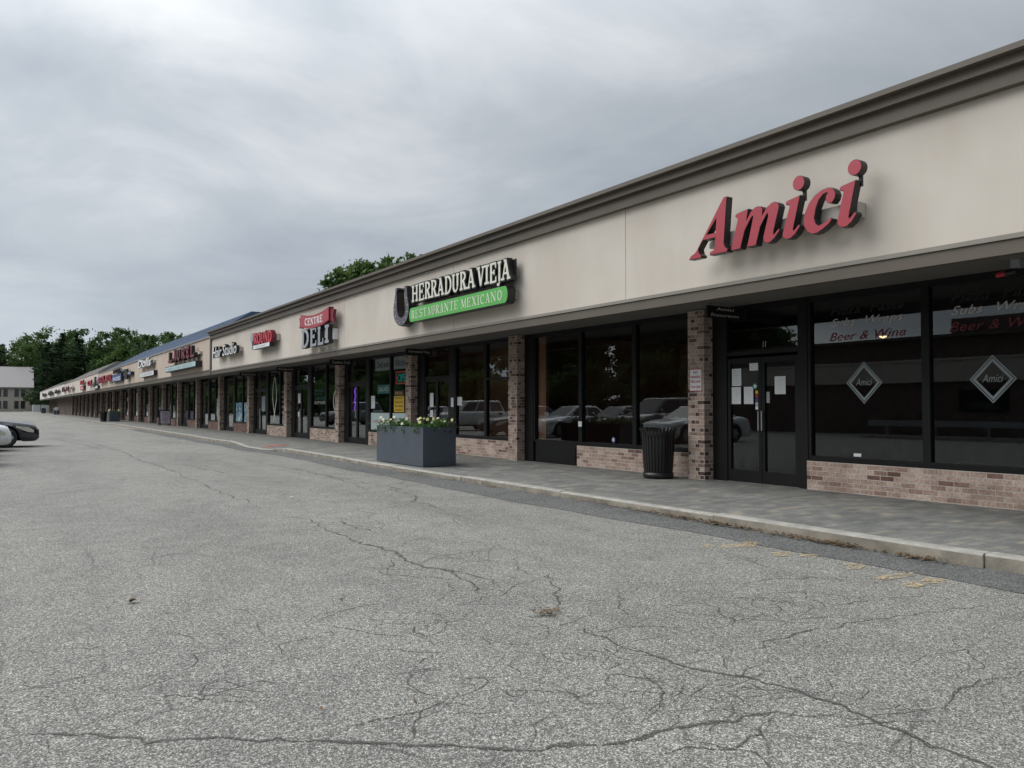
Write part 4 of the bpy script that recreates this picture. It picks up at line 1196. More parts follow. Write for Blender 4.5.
# no parking sign
e = empty('parking_sign', (10.25, 9.98, 1.86), 'white NO PARKING FIRE LANE TOW ZONE sign on the brick column', 'sign')
MB().box(10.242, 10.249, 9.83, 10.13, 1.66, 2.05).build('plate', M['white'], e)
m = MB()
for (a, b_, c_, d_) in ((9.83, 10.13, 2.038, 2.05), (9.83, 10.13, 1.66, 1.672), (9.83, 9.842, 1.672, 2.038), (10.118, 10.13, 1.672, 2.038)): m.box(10.239, 10.2418, a, b_, c_, d_)
for s, z, w in (('NO', 1.965, 0.1), ('PARKING', 1.885, 0.23), ('FIRE LANE', 1.805, 0.23), ('TOW ZONE', 1.71, 0.23)):
    text_mesh(m, s, on_wall(10.2418, 9.98 + w / 2, z), w, 0.045, 0, 0, 0.02, 0, 0.002)
m.build('lettering', M['inkred'], e)

# deli window posters
sheet(24.46, 23.44, 1.82, 2.11, 'teal SALADS banner in the deli window', 'tealvinyl', 'window_poster', 'poster', lines=0, inside=True, text=['SALADS'], tmat='paleteal')
sheet(25.0, 23.46, 0.64, 1.2, 'pale blue poster with a red line at the bottom of the left deli pane', 'posterblue', 'window_poster', 'poster', lines=0, inside=True, text=[' ', 'LUNCH SPECIALS', ' '], tmat='inkred')
sheet(23.25, 21.9, 0.64, 1.2, 'pale blue PARTY PLATTERS poster at the bottom of the right deli pane', 'posterblue', 'window_poster', 'poster', lines=0, inside=True, text=[' ', 'PARTY PLATTERS', ' '], tmat='inkred')
sheet(23.16, 22.42, 1.23, 1.73, 'yellow poster with black shapes in the right deli pane', 'yellowp', 'window_poster', 'poster', lines=0, inside=True, text=['SOUP', 'SALAD', 'SUBS', 'WRAPS'])
sheet(23.16, 22.43, 1.74, 1.91, 'black SPECIAL header with yellow letters over the yellow poster', 'ink', 'window_poster', 'poster', lines=0, inside=True, text=['SPECIAL'], tmat='yellowp')
sheet(24.98, 24.66, 1.34, 1.76, 'white menu sheet at the left of the deli window', lines=8, inside=True)
sheet(24.64, 23.45, 2.57, 2.96, 'grey panel lettered Deli and at the top of the left deli pane', 'decalpale', 'window_poster', 'poster', lines=0, inside=True, text=['Deli and'])
sheet(23.18, 22.0, 2.57, 2.96, 'grey panel lettered Kitchen at the top of the right deli pane', 'decalpale', 'window_poster', 'poster', lines=0, inside=True, text=['Kitchen'])
m = MB(); text_mesh(m, 'OPEN', on_wall(10.55, 22.95, 2.17), 0.85, 0.26, 0, 0.1, 0.01, 0, 0.02)
for bx in ((23.03, 23.07, 2.1, 2.5), (21.9, 21.94, 2.1, 2.5), (21.94, 23.03, 2.1, 2.14), (21.94, 23.03, 2.46, 2.5)): m.box(10.53, 10.55, *bx, 1)
tag(m.build('neon_sign', [M['neong'], M['neonr']]), 'teal OPEN neon in a red frame in the deli window', 'sign')
m = MB()
for i in range(9): m.cyl((10.6, 26.62 + 0.05 * math.sin(i * 1.9), 1.27 + i * 0.088), (10.6, 26.62 + 0.05 * math.sin((i + 1) * 1.9), 1.27 + (i + 1) * 0.088), 0.022, n=8)
m.box(10.62, 10.63, 26.54, 26.7, 1.25, 2.08, 1)
tag(m.build('neon_sign', [M['neon'], M['blueface']]), 'tall purple neon glowing inside the deli door', 'sign')
# shops further on
decal(winE2, 'SHOES', 30.6, 29.6, 1.98, 2.08, 'tealvinyl', 0); decal(winE2, 'KEYS', 30.6, 29.8, 1.84, 1.94, 'tealvinyl', 0); decal(winE2, 'ALTERATIONS', 30.6, 29.35, 1.66, 1.78, 'tealvinyl', 0); decal(winE2, 'REPAIR', 30.6, 29.4, 1.5, 1.62, 'decalgrey', 0)
m = MB()
for a in range(0, 360, 15):
    p = lambda r, t: (28.15 + 0.42 * r * math.cos(R(t)), 1.62 + 0.45 * r * math.sin(R(t)))
    m.prism([p(1, a), p(1, a + 15), p(.82, a + 15), p(.82, a)], FS(XG - 0.004), 0, 0.0015)
text_mesh(m, 'S', on_wall(XG - 0.004, 28.35, 1.4), 0.4, 0.42, 0, 0.2, 0.02, 0, 0.0015)
m.build('round_emblem', M['decalgrey'], winE1)
m = MB()
for k in (-1, 1):
    pts = [(36.0 + k * 0.32 * math.sin(math.pi * t * 1.22) * (1 - 0.2 * t), 0.75 + 2.0 * (1 - t)) for t in [i / 24 for i in range(25)]]
    for (a, b_) in zip(pts, pts[1:]):
        m.prism([(a[0] - 0.05, a[1]), (a[0] + 0.05, a[1]), (b_[0] + 0.05, b_[1]), (b_[0] - 0.05, b_[1])], FS(XG - 0.004 - 0.002 * (k > 0)), 0, 0.0015)
m.build('ribbon_emblem', M['decalgrey'], winF2)
for i, s in enumerate(('HAIR', 'NAILS', 'WAX', 'SPA', 'TAN')): decal(winF1, s, 34.9, 34.3, 2.0 - i * 0.22, 2.1 - i * 0.22, 'decalgrey', 0)
sheet(38.0, 37.4, 1.2, 1.9, 'grey notice on the door three shops left of the deli', 'decalpale', lines=8)
sheet(32.6, 32.3, 1.55, 1.95, 'white notice on the brown door left of the deli', lines=5)
sheet(32.6, 32.3, 1.0, 1.2, 'lower white notice on the brown door left of the deli', lines=3)
sheet(42.85, 41.5, 0.66, 1.62, 'large blue photo poster in the window just past the beige block', 'postermix', 'window_poster', 'poster', lines=0, inside=True)
sheet(41.2, 40.2, 0.66, 1.62, 'narrow blue photo poster beside the large one past the beige block', 'postermix', 'window_poster', 'poster', lines=0, inside=True)
sheet(47.2, 45.9, 0.66, 1.9, 'blue and white photo poster one column further under the blue roof', 'postermix', 'window_poster', 'poster', lines=0, inside=True)
# lamp inside
e = empty('pendant_lamp', (12.2, 7.7, 3.0), 'small warm lamp glowing inside the pizza restaurant', 'lamp')
m = MB(); m.cyl((12.2, 7.7, 2.62), (12.2, 7.7, 3.1), 0.008, n=6); m.build('cord', M['blackm'], e)
m = MB(); m.lathe([(0.03, 0.0), (0.09, -0.08), (0.11, -0.12)], (12.2, 7.7, 2.66), 16); m.build('lamp_shade', M['blackm'], e)
m = MB(); m.lathe([(0.001, -0.15), (0.05, -0.13), (0.06, -0.1), (0.001, -0.06)], (12.2, 7.7, 2.66), 12); m.build('bulb', M['warm'], e)

# ------------------------------------------------------------------ street furniture


def flower_box(x0, x1, y0, y1, h, label, seed, full=True, group=None):
    rn = random.Random(seed)
    e = empty('flower_planter', ((x0 + x1) / 2, (y0 + y1) / 2, S), label, 'planter', group)
    m = MB(); t = 0.05
    z0, z1 = S + 0.012, S + h
    for bx in ((x0, x1, y0, y0 + t), (x0, x1, y1 - t, y1), (x0, x0 + t, y0 + t, y1 - t), (x1 - t, x1, y0 + t, y1 - t)): m.box(*bx, z0, z1)
    m.box(x0 + t, x1 - t, y0 + t, y1 - t, z0, z0 + 0.03)
    m.build('planter_box', M['planter'], e)
    m = MB(); m.box(x0 + 0.06, x1 - 0.06, y0 + 0.06, y1 - 0.06, S - 0.001, z0); m.build('feet', M['plastic'], e)
    m = MB(); m.quad((x0 + t, y0 + t, z1 - 0.06), (x1 - t, y0 + t, z1 - 0.06), (x1 - t, y1 - t, z1 - 0.06), (x0 + t, y1 - t, z1 - 0.06)); m.build('soil', M['soilp'], e, recalc=False)
    m = MB()
    clumps = [(rn.uniform(x0 + 0.08, x1 - 0.08), rn.uniform(y0 + 0.08, y1 - 0.08)) for _ in range(26 if full else 16)]
    clumps += [(x0 + 0.04, y0 + 0.3), (x0 + 0.03, y0 + 0.95), (x0 + 0.04, y0 + 1.5), (x1 - 0.1, y0 + 0.05), (x1 - 0.05, y0 + 0.4), (x0 + 0.1, y1 - 0.1), (x0 + .3, y0 + .06)]
    for ci, (cx, cy) in enumerate(clumps):
        hh = rn.uniform(0.08, 0.24); n = 110 if full else 26
        edge = cx < x0 + 0.12 or cy < y0 + 0.12
        for _ in range(n):
            a = rn.uniform(0, 6.28); rr_ = abs(rn.gauss(0, 0.1)); z = z1 - 0.05 + rn.random() * hh
            px, py = cx + rr_ * math.cos(a), cy + rr_ * math.sin(a)
            if edge and rn.random() < 0.3:
                z = z1 - rn.uniform(0.0, 0.13); px = min(px, x0 - 0.02 * rn.random()) if cx < x0 + 0.12 else px
            elif z < z1 + 0.02:
                px = min(max(px, x0 + t), x1 - t); py = min(max(py, y0 + t), y1 - t)
            L = rn.uniform(0.025, 0.055) * (1 if full else 1.8); w = L * 0.55
            d = Vector((math.cos(a), math.sin(a), rn.uniform(-0.7, 0.9))).normalized() * L
            s_ = Vector((-math.sin(a), math.cos(a), rn.uniform(-0.3, 0.3))) * w
            p = Vector((px, py, z))
            m.add([p, p + d * 0.5 + s_, p + d * 1.15, p + d * 0.5 - s_], [(0, 1, 2, 3)], 1 if (ci % 4 == 1) else 0)
    m.build('foliage', [M['leafp'], M['leafd']], e, recalc=False)
    proto = None
    nf = 22 if full else 5
    for i in range(nf):
        cx, cy = clumps[i % len(clumps)] if i > 6 else clumps[-7 + i]
        if rn.random() < 0.3: cx = x0 + rn.uniform(-0.02, 0.12)
        f = MB(); r = 0.04 if full else 0.08
        for k in range(5):
            a = k * 1.2566 + i; ca, sa = math.cos(a), math.sin(a); cb, sb_ = math.cos(a + 0.55), math.sin(a + 0.55); cc, sc_ = math.cos(a - 0.55), math.sin(a - 0.55)
            f.add([(0, 0, 0), (r * .75 * cc, r * .75 * sc_, .012), (r * 1.05 * ca, r * 1.05 * sa, .004), (r * .75 * cb, r * .75 * sb_, .012)], [(0, 1, 2, 3)])
        f.lathe([(0.001, 0.014), (r * 0.16, 0.008), (r * 0.18, 0.0)], (0, 0, 0), 6, 1)
        tilt = Matrix.Translation((cx + rn.uniform(-.05, .05), cy + rn.uniform(-.05, .05), z1 + rn.uniform(0.05, 0.19))) @ Matrix.Rotation(rn.uniform(0.5, 1.5), 4, Vector((rn.uniform(0.1, 0.8), -1.0, 0)))
        f.v = [tuple(tilt @ Vector(p)) for p in f.v]
        f.build('flower', [M['petalw'] if i % 3 else M['petaly'], M['yellowp']], e, recalc=False)
    return e


flower_box(7.47, 8.25, 15.0, 17.4, 0.835, 'slate blue planter box of white and yellow pansies at the near kerb', 3)
flower_box(8.38, 9.2, 78, 80.3, 0.85, 'dark planter with yellow flowers midway along the strip, beside a black can', 4, False, 'far planters along the kerb')
flower_box(8.5, 9.3, 160, 162.4, 0.9, 'bushy dark planter in front of the blank brick wall', 5, False, 'far planters along the kerb')
flower_box(8.1, 8.9, 196, 198.4, 0.95, 'bushy dark planter farthest down the strip', 6, False, 'far planters along the kerb')


def trash_can(cx, cy, label, r=0.285, h=0.9):
    e = empty('trash_can', (cx, cy, S), label, 'trash can')
    m = MB(); n = 30
    for i in range(n):
        a = 2 * math.pi * (i + 0.5) / n; ca, sa = math.cos(a), math.sin(a); tx_, ty_ = -sa, ca
        prof = [(r - 0.04, 0.06), (r - 0.025, 0.2), (r - 0.005, 0.5), (r, 0.72), (r + 0.02, 0.82), (r + 0.055, 0.885)]
        hw = 0.021
        v = []
        for (rad, z) in prof:
            for q, o in ((hw, 0), (-hw, 0), (-hw, -0.012), (hw, -0.012)):
                v.append((cx + (rad + o) * ca + q * tx_, cy + (rad + o) * sa + q * ty_, S + z))
        k = len(prof)
        m.add(v, [(j * 4 + a_, j * 4 + (a_ + 1) % 4, (j + 1) * 4 + (a_ + 1) % 4, (j + 1) * 4 + a_) for j in range(k - 1) for a_ in range(4)] + [(0, 1, 2, 3), (4 * k - 1, 4 * k - 2, 4 * k - 3, 4 * k - 4)])
    m.build('slats', M['blackm'], e)
    m = MB(); m.lathe([(r - 0.06, 0.0), (r - 0.03, 0.0), (r - 0.015, 0.05), (r - 0.02, 0.11), (r - 0.06, 0.11)], (cx, cy, S), 36); m.build('base_ring', M['blackm'], e)
    m = MB(); m.lathe([(r - 0.03, 0.74), (r + 0.0, 0.745), (r + 0.004, 0.79), (r - 0.02, 0.79), (r - 0.03, 0.74)], (cx, cy, S), 36); m.build('top_ring', M['blackm'], e)
    m = MB(); m.lathe([(0.001, 0.1), (r - 0.055, 0.1), (r - 0.035, 0.83), (r - 0.045, 0.83), (r - 0.065, 0.14), (0.001, 0.14)], (cx, cy, S), 28); m.build('liner', M['plastic'], e)
    return e


trash_can(9.86, 10.52, 'black slatted steel trash can beside the brick column')
trash_can(7.95, 78.6, 'black trash can left of the planter midway along the strip')

# sandwich board
e = empty('sandwich_board', (9.7, 59, S), 'black framed sandwich board with a pale poster on the walk', 'sign')
for sgn in (0, 1):
    m = MB(); zt = S + 1.07
    yb, yt = (58.7, 59.0) if sgn == 0 else (59.34, 59.04)
    f = lambda p, d: (9.37 + p[0], yb + (yt - yb) * p[1] / 1.07 + (d if sgn else -d), S + p[1])
    for (a, b_, c_, d_) in ((0, .05, 0, 1.07), (.65, .7, 0, 1.07), (.05, .65, 1.0, 1.07), (.05, .65, 0.08, .14)): m.prism([(a, c_), (b_, c_), (b_, d_), (a, d_)], f, 0, 0.03)
    m.build('frame', M['signblack'], e)
    m = MB(); m.prism([(.051, .141), (.649, .141), (.649, .999), (.051, .999)], f, 0.005, 0.02, 0)
    for i in range(9):
        zc = 0.93 - i * 0.085; m.prism([(.11 + 0.05 * (i % 3), zc - 0.03), (.6 - 0.06 * (i % 2), zc - 0.03), (.6 - 0.06 * (i % 2), zc + 0.012), (.11 + 0.05 * (i % 3), zc + 0.012)], f, 0.0205, 0.022, 1)
    m.build('poster_panel', [plain('lilac_poster' + str(sgn), (0.6, 0.55, 0.62), 0.6), plain('lilac_ink' + str(sgn), (0.3, 0.22, 0.36), 0.6)], e)

# small white sign on a post, far down
e = empty('sign_post', (8.3, 150, S), 'small white sign on a thin post before the blank wall', 'sign')
m = MB(); m.cyl((8.3, 150, S), (8.3, 150, 1.2), 0.04, n=8); m.build('post', M['greysign'], e)
m = MB(); m.box(8.05, 8.55, 149.93, 149.95, 0.9, 1.4); m.build('plate', M['white'], e)
# pale utility cabinets by the trees
for i, (x, lab) in enumerate(((9.9, 'pale grey utility cabinet nearer the greige building'), (12.1, 'pale grey utility cabinet nearer the shops'))):
    e = empty('utility_cabinet', (x, 272, 0), lab, 'cabinet')
    MB().box(x - 1.1, x + 1.1, 271, 273, 0, 0.15).build('plinth', M['curb'], e)
    MB().box(x - 1, x + 1, 271.1, 272.9, 0.15, 2.1).build('body', M['white'], e, bevel=0.04)
    m = MB(); m.box(x - 0.95, x - 0.02, 271.06, 271.099, 0.25, 2.0); m.box(x + 0.02, x + 0.95, 271.06, 271.099, 0.25, 2.0); m.build('doors', M['paper'], e)

# ------------------------------------------------------------------ cars


def car(kind, pm, label, x, y, rot, group='parked cars', L=4.7, W=1.82):
    """nose along local +x, built round its own origin"""
    suv = kind == 'suv'
    e = empty('parked_car', (0, 0, 0), label, 'car', group)
    hw = W / 2; WR = 0.345 if not suv else 0.385
    ax = (L / 2 - 0.99, -L / 2 + 1.05)
    belt, hood0, hood1 = (0.96, 0.69, 0.95) if not suv else (1.12, 0.92, 1.1)
    roof = 1.45 if not suv else 1.78
    wb = 1.0 if not suv else 1.05     # windshield base x
    tail_h = 1.02 if not suv else 1.15

    def ztop(t):
        if t > wb:
            f = (L / 2 - t) / (L / 2 - wb); return hood0 + (hood1 - hood0) * (f ** 0.55)
        if t < -1.55 and not suv:
            f = (t + L / 2) / (L / 2 - 1.55); return tail_h - 0.12 * (1 - min(1, f)) ** 2
        return belt + 0.03

    def halfw(t):
        a = max(0, (abs(t) - (L / 2 - 0.75)) / 0.75); k = 0.24 if t > 0 else 0.16
        return hw - k * a ** 2.2

    st = sorted(set([round(-L / 2 + L * i / 46, 4) for i in range(47)] + [round(a + WR * 1.16 * math.cos(R(q)), 4) for a in ax for q in range(0, 181, 15)]))
    m = MB(); rings = []
    for t in st:
        w = halfw(t); zt = ztop(t); zl = 0.21 if not suv else 0.28
        endf = max(0, (abs(t) - (L / 2 - 0.12)) / 0.12)
        zl += 0.1 * endf; zt -= 0.16 * endf ** 1.5
        zl0 = zl
        for a in ax:
            q = (WR * 1.16) ** 2 - (t - a) ** 2
            if q > 0: zl = max(zl, WR + math.sqrt(q))
        zl = min(zl, zt - 0.12)
        zs = zl + (zt - zl) * 0.6
        half = [(0, zt + 0.025), (w * 0.55, zt + 0.018), (w * 0.84, zt - 0.005), (w * 0.94, zt - 0.045), (w * 0.985, zt - 0.14 if zt - 0.14 > zl + .02 else zl + .04), (w, max(zl + 0.02, (zt + zl0) / 2) if zl < (zt + zl0) / 2 else zl + 0.03), (w * 0.985, zl), (w * 0.72, zl), (w * 0.7, zl0 + 0.02), (0, zl0 + 0.02)]
        rings.append([(t, yv, zv) for yv, zv in half] + [(t, -yv, zv) for yv, zv in half[-2:0:-1]])
    n = len(rings[0])
    m.add([p for r in rings for p in r], [(k * n + i, k * n + (i + 1) % n, (k + 1) * n + (i + 1) % n, (k + 1) * n + i) for k in range(len(rings) - 1) for i in range(n)], 0, True)
    m.add([p for p in rings[0]], [tuple(range(n))]); m.add([p for p in rings[-1]], [tuple(range(n - 1, -1, -1))])
    # greenhouse
    rb, rt0, rt1 = (-1.72, -0.95, 0.22) if not suv else (-L / 2 + 0.12, -L / 2 + 0.4, 0.3)
    yb, yt = hw * 0.93, hw * 0.7
    zb = belt - 0.03
    V = [(wb + 0.12, yb * .93, zb - .02), (rb, yb * .93, zb - .02), (rt0, yt, roof - .03), (rt1, yt, roof - .03), (wb + 0.12, -yb * .93, zb - .02), (rb, -yb * .93, zb - .02), (rt0, -yt, roof - .03), (rt1, -yt, roof - .03)]
    mid = (rt0 + rt1) / 2
    V += [(mid, yt * .98, roof), (mid, -yt * .98, roof), (mid, 0, roof + .03), (rt0, 0, roof), (rt1, 0, roof)]
    g = MB()
    g.add(V, [(0, 3, 8, 2, 1), (4, 5, 6, 9, 7), (0, 4, 7, 12, 3), (1, 2, 11, 6, 5), (3, 12, 10, 8), (12, 7, 9, 10), (2, 8, 10, 11), (11, 10, 9, 6)], 0, False)
    body = m.build('body', pm, e)
    bev = g.build('cabin', pm, e, bevel=0.05)

    def on_face(a, b, c, d, u0, u1, v0, v1, off):
        A, B, C_, D = map(Vector, (a, b, c, d))
        nn = (B - A).cross(D - A).normalized()
        if nn.dot((A + C_) / 2 - Vector((0, 0, zb))) < 0: nn = -nn
        P = lambda u, v: (A.lerp(B, u)).lerp(D.lerp(C_, u), v) + nn * off
        return [P(u0, v0), P(u1, v0), P(u1, v1), P(u0, v1)], nn

    def glasspiece(name, q, nn):
        k = MB(); k.add(q + [p - nn * 0.03 for p in q], [(0, 1, 2, 3), (0, 4, 5, 1), (1, 5, 6, 2), (2, 6, 7, 3), (3, 7, 4, 0)])
        return k.build(name, M['carglass'], e)
    glasspiece('windscreen', *on_face(V[0], V[4], V[7], V[3], .06, .94, .1, .93, .012))
    glasspiece('rear_window', *on_face(V[1], V[5], V[6], V[2], .08, .92, .2, .9, .012))
    for (a, b, c, d) in ((V[1], V[0], V[3], V[2]), (V[5], V[4], V[7], V[6])):
        cuts = ((.13, .5), (.53, .9)) if not suv else ((.04, .3), (.33, .6), (.63, .92))
        for (u0, u1) in cuts: glasspiece('side_window', *on_face(a, b, c, d, u0, u1, .14, .9, .012))
    for sy in (1, -1):
        xh = L / 2 - 0.28
        k = MB(); v = []
        for (t, z0, z1) in ((L / 2 - 0.16, hood0 - .18, hood0 - .1), (xh - .05, hood0 - .16, hood0 + .0), (xh - 0.42, hood0 + .0, hood0 + .05)):
            w = halfw(t) + 0.012
            v += [(t, sy * (w - .05 if t > L / 2 - .15 else w), z0), (t, sy * (w - .05 if t > L / 2 - .15 else w), z1), (t, sy * (w - .2), z1 + .04), (t, sy * (w - .2), z0)]
        k.add(v, [(0, 1, 5, 4), (4, 5, 9, 8), (1, 2, 6, 5), (5, 6, 10, 9), (0, 3, 2, 1), (8, 9, 10, 11)]); k.build('headlight', M['lamp'], e)
        k = MB(); k.box(-L / 2 - 0.01, -L / 2 + 0.25, sy * (hw - .33), sy * (hw - .115), tail_h - .27, tail_h - .12); k.build('tail_light', M['tail'], e)
        k = MB(); k.box(wb - 0.25, wb - 0.1, sy * (hw - .02), sy * (hw + .17), belt + .03, belt + .17); k.build('wing_mirror', pm, e, bevel=0.03)
        k = MB(); k.box(-.1, .06, sy * (hw - 0.012), sy * (hw + .012), belt - .17, belt - .14); k.build('door_handle', M['chrome'], e)
        for a in ax:
            w = MB(); prof = [(WR * .62, hw - .2), (WR * .95, hw - .2), (WR, hw - .16), (WR, hw - .04), (WR * .95, hw - .005), (WR * .68, hw - .005), (WR * .66, hw - .03)]
            nn = 28; v = []
            for (r_, yy) in prof:
                for i in range(nn):
                    q = 2 * math.pi * i / nn; v.append((a + r_ * math.cos(q), sy * yy, WR + r_ * math.sin(q)))
            w.add(v, [(k_ * nn + i, k_ * nn + (i + 1) % nn, (k_ + 1) * nn + (i + 1) % nn, (k_ + 1) * nn + i) for k_ in range(len(prof) - 1) for i in range(nn)], 0, True)
            tw = w.build('wheel', M['tyre'], e)
            w = MB(); w.cyl((a, sy * (hw - .1), WR), (a, sy * (hw - .06), WR), WR * .66, n=24, mi=1, smooth=False)
            w.cyl((a, sy * (hw - .06), WR), (a, sy * (hw - .02), WR), WR * .16, n=12, mi=0)
            for s_ in range(6):
                q = R(60 * s_); u_ = Vector((math.cos(q), 0, math.sin(q))); p_ = Vector((-math.sin(q), 0, math.cos(q)))
                c0 = Vector((a, sy * (hw - .035), WR)) + u_ * WR * .1; c1 = Vector((a, sy * (hw - .03), WR)) + u_ * WR * .66
                w.add([c0 + p_ * .05, c0 - p_ * .05, c1 - p_ * .065, c1 + p_ * .065] + [p + Vector((0, -sy * .025, 0)) for p in (c0 + p_ * .05, c0 - p_ * .05, c1 - p_ * .065, c1 + p_ * .065)], [(0, 1, 2, 3), (0, 4, 5, 1), (1, 5, 6, 2), (2, 6, 7, 3), (3, 7, 4, 0)])
            w.build('rim', [M['alloy'], M['plastic']], tw)
    # dark lower grille, bumper line and plate
    k = MB()
    for i in range(7):
        k.box(L / 2 - .03, L / 2 + .012, -hw * .36, hw * .36, hood0 - .21 + i * .02, hood0 - .2 + i * .02)
    k.box(L / 2 - .06, L / 2 + .004, -hw * .5, hw * .5, .3 + (.08 if suv else 0), .4 + (.08 if suv else 0)); k.build('grille', M['plastic'], e)
    k = MB()
    for sy in (1, -1): k.box(ax[1] + WR * 1.2, ax[0] - WR * 1.2, sy * (hw - .06), sy * (hw - .002), .19 + (.08 if suv else 0), .26 + (.08 if suv else 0))
    k.build('side_skirt', M['plastic'], e)
    e.location = (x, y, 0.0); e.rotation_euler = (0, 0, rot)
    return e


dark = paint('navy_black_paint', (0.012, 0.013, 0.02)); whitep = paint('white_paint', (0.75, 0.77, 0.77)); silver = paint('silver_paint', (0.52, 0.53, 0.53)); greyp = paint('grey_paint', (0.09, 0.095, 0.1))
car('sedan', dark, 'black sedan nosing into the lane at the left edge', 1.28 - 2.35, 33.1, 0)
car('sedan', whitep, 'white car mostly cut off by the left edge, before the black sedan', 0.42 - 2.35, 30.3, 0)
car('sedan', greyp, 'dark grey sedan mirrored in the three-part restaurant window', -2.45, 27.4, 0)
car('suv', greyp, 'dark SUV mirrored behind the dark sedan', -2.7, 25.2, 0, L=4.8, W=1.88)
car('sedan', whitep, 'white car mirrored behind the trash can', -2.35, 22.8, 0)
car('suv', silver, 'silver SUV mirrored in the window left of the second column', -0.1 - 2.4, 41.6, 0, L=4.8, W=1.88)
car('sedan', silver, 'silver sedan mirrored at the Mexican restaurant door', -2.6, 46.5, 0)
car('suv', greyp, 'dark SUV mirrored in the window left of the deli', -2.6, 60, 0, L=4.8, W=1.88)

# ------------------------------------------------------------------ building mirrored across the lane
OB = empty('brick_building', (-22, 14, 0), 'brown brick building with a pale band, mirrored in the pizza restaurant windows', 'building')
m = MB(); m.box(-34, -17, -14, 36, 0, 4.7); m.box(-33, -17.3, -13, 20.7, 4.7, 5.6); m.build('wall', M['brickd'], OB)
m = MB(); m.box(-17.001, -16.85, -14, 36, 2.6, 3.6); m.box(-17.1, -16.8, -14, 36, 3.61, 3.72); m.build('stone_band', M['stucco'], OB)
m = MB(); m.box(-17.2, -16.7, -14.1, 36.1, 4.7, 4.85); m.build('coping', M['trim'], OB)
for y in (0, 4.5, 9, 18):
    f = MB(); f.box(-17.02, -16.95, y, y + 2.2, 1.2, 2.2); w = f.build('window', M['black'], OB); f = MB(); f.box(-16.949, -16.94, y + .08, y + 2.12, 1.28, 2.12); f.build('glass_pane', M['carglass'], w)
m = MB(); m.box(-12.3, -12.0, -10, 22, 0, 0.16)
tag(m.build('curb', M['curb']), kind='structure')
GR = empty('guard_rail', (-12.6, 8, 0), 'low steel guard rail mirrored below the brick building', 'railing')
MB().box(-12.65, -12.55, -8, 22, 0.55, 0.8).build('rail', M['greysign'], GR)
for i in range(14): MB().box(-12.72, -12.66, -7.5 + i * 2.2, -7.38 + i * 2.2, 0, 0.75).build('post', M['greysign'], GR)

# ------------------------------------------------------------------ brick house at the far end
FB = empty('brick_house', (-6, 300, 0), 'two-storey greige building with a pale roof at the far left', 'building')
FY = 292.0
m = MB(); m.box(-40, 9.6, FY, FY + 12, -0.05, 7.6); m.build('wall', M['greige'], FB)
m = MB(); m.add([(-40.4, FY - .5, 7.55), (9.9, FY - .5, 7.55), (9.9, FY + 6, 14.2), (-40.4, FY + 6, 14.2), (-40.4, FY + 12.5, 7.55), (9.9, FY + 12.5, 7.55)], [(0, 1, 2, 3), (3, 2, 5, 4), (0, 3, 4), (1, 5, 2), (0, 4, 5, 1)]); m.build('roof', M['palerow'], FB)
MB().box(-40.4, 9.9, FY - .55, FY - .45, 7.35, 7.6).build('gutter', M['lip'], FB)
for gx in (7.0, 5.3, 2.4, 0.7, -4.0, -5.7, -9, -10.7, -14, -15.7):
    for z0 in (0.9, 4.6):
        f = MB(); f.box(gx - .62, gx + .62, FY - .06, FY - .002, z0, z0 + 2.5); w = f.build('window', M['lip'], FB)
        f = MB(); f.box(gx - .55, gx - .01, FY - .075, FY - .061, z0 + .08, z0 + 2.42); f.box(gx + .01, gx + .55, FY - .075, FY - .061, z0 + .08, z0 + 2.42); f.build('pane', M['carglass'], w)
f = MB(); f.box(-3.2, -1.2, FY - .08, FY - .002, 0, 2.6); dd = f.build('door', M['black'], FB)
f = MB(); f.box(-3.9, -.5, FY - 1.6, FY - .001, 3.1, 3.6); f.build('door_canopy', M['brickd'], FB)
m = MB()
for gx in (6.2, 1.6, -7, -12):
    pass

# ------------------------------------------------------------------ trees


def crown_mesh(name, seed, H, Rad, zc, rz, nclump, nleaf, ls, mat, nl=8):
    rn = random.Random(seed); v, f = [], []
    cl = []
    lobes = [(Vector((rn.uniform(-.5, .5) * Rad, rn.uniform(-.5, .5) * Rad, zc + rn.uniform(-.55, .65) * rz)), rn.uniform(.45, .75)) for _ in range(nl)]
    for i in range(nclump):
        c, s = lobes[i % len(lobes)]
        d = Vector((rn.gauss(0, 1), rn.gauss(0, 1), rn.gauss(0, 1))).normalized()
        q = rn.random() ** 0.4
        cl.append(c + Vector((d.x * Rad * s, d.y * Rad * s, d.z * rz * s)) * q)
    for c in cl:
        cr = Rad * rn.uniform(0.11, 0.21)
        for _ in range(nleaf):
            d = Vector((rn.gauss(0, 1), rn.gauss(0, 1), rn.gauss(0, .75)))
            p = c + d * cr * 0.6
            n = Vector((rn.gauss(0, 1), rn.gauss(0, 1), rn.gauss(0.6, 1))).normalized()
            a = n.orthogonal().normalized(); b = n.cross(a)
            t = rn.uniform(0, 6.28); a, b = a * math.cos(t) + b * math.sin(t), b * math.cos(t) - a * math.sin(t)
            L = ls * rn.uniform(.6, 1.4)
            o = len(v); v += [p - a * L, p + b * L * .55, p + a * L, p - b * L * .55]; f.append((o, o + 1, o + 2, o + 3))
    me = bpy.data.meshes.new(name); me.from_pydata([tuple(p) for p in v], [], f); me.materials.append(mat)
    return me, cl


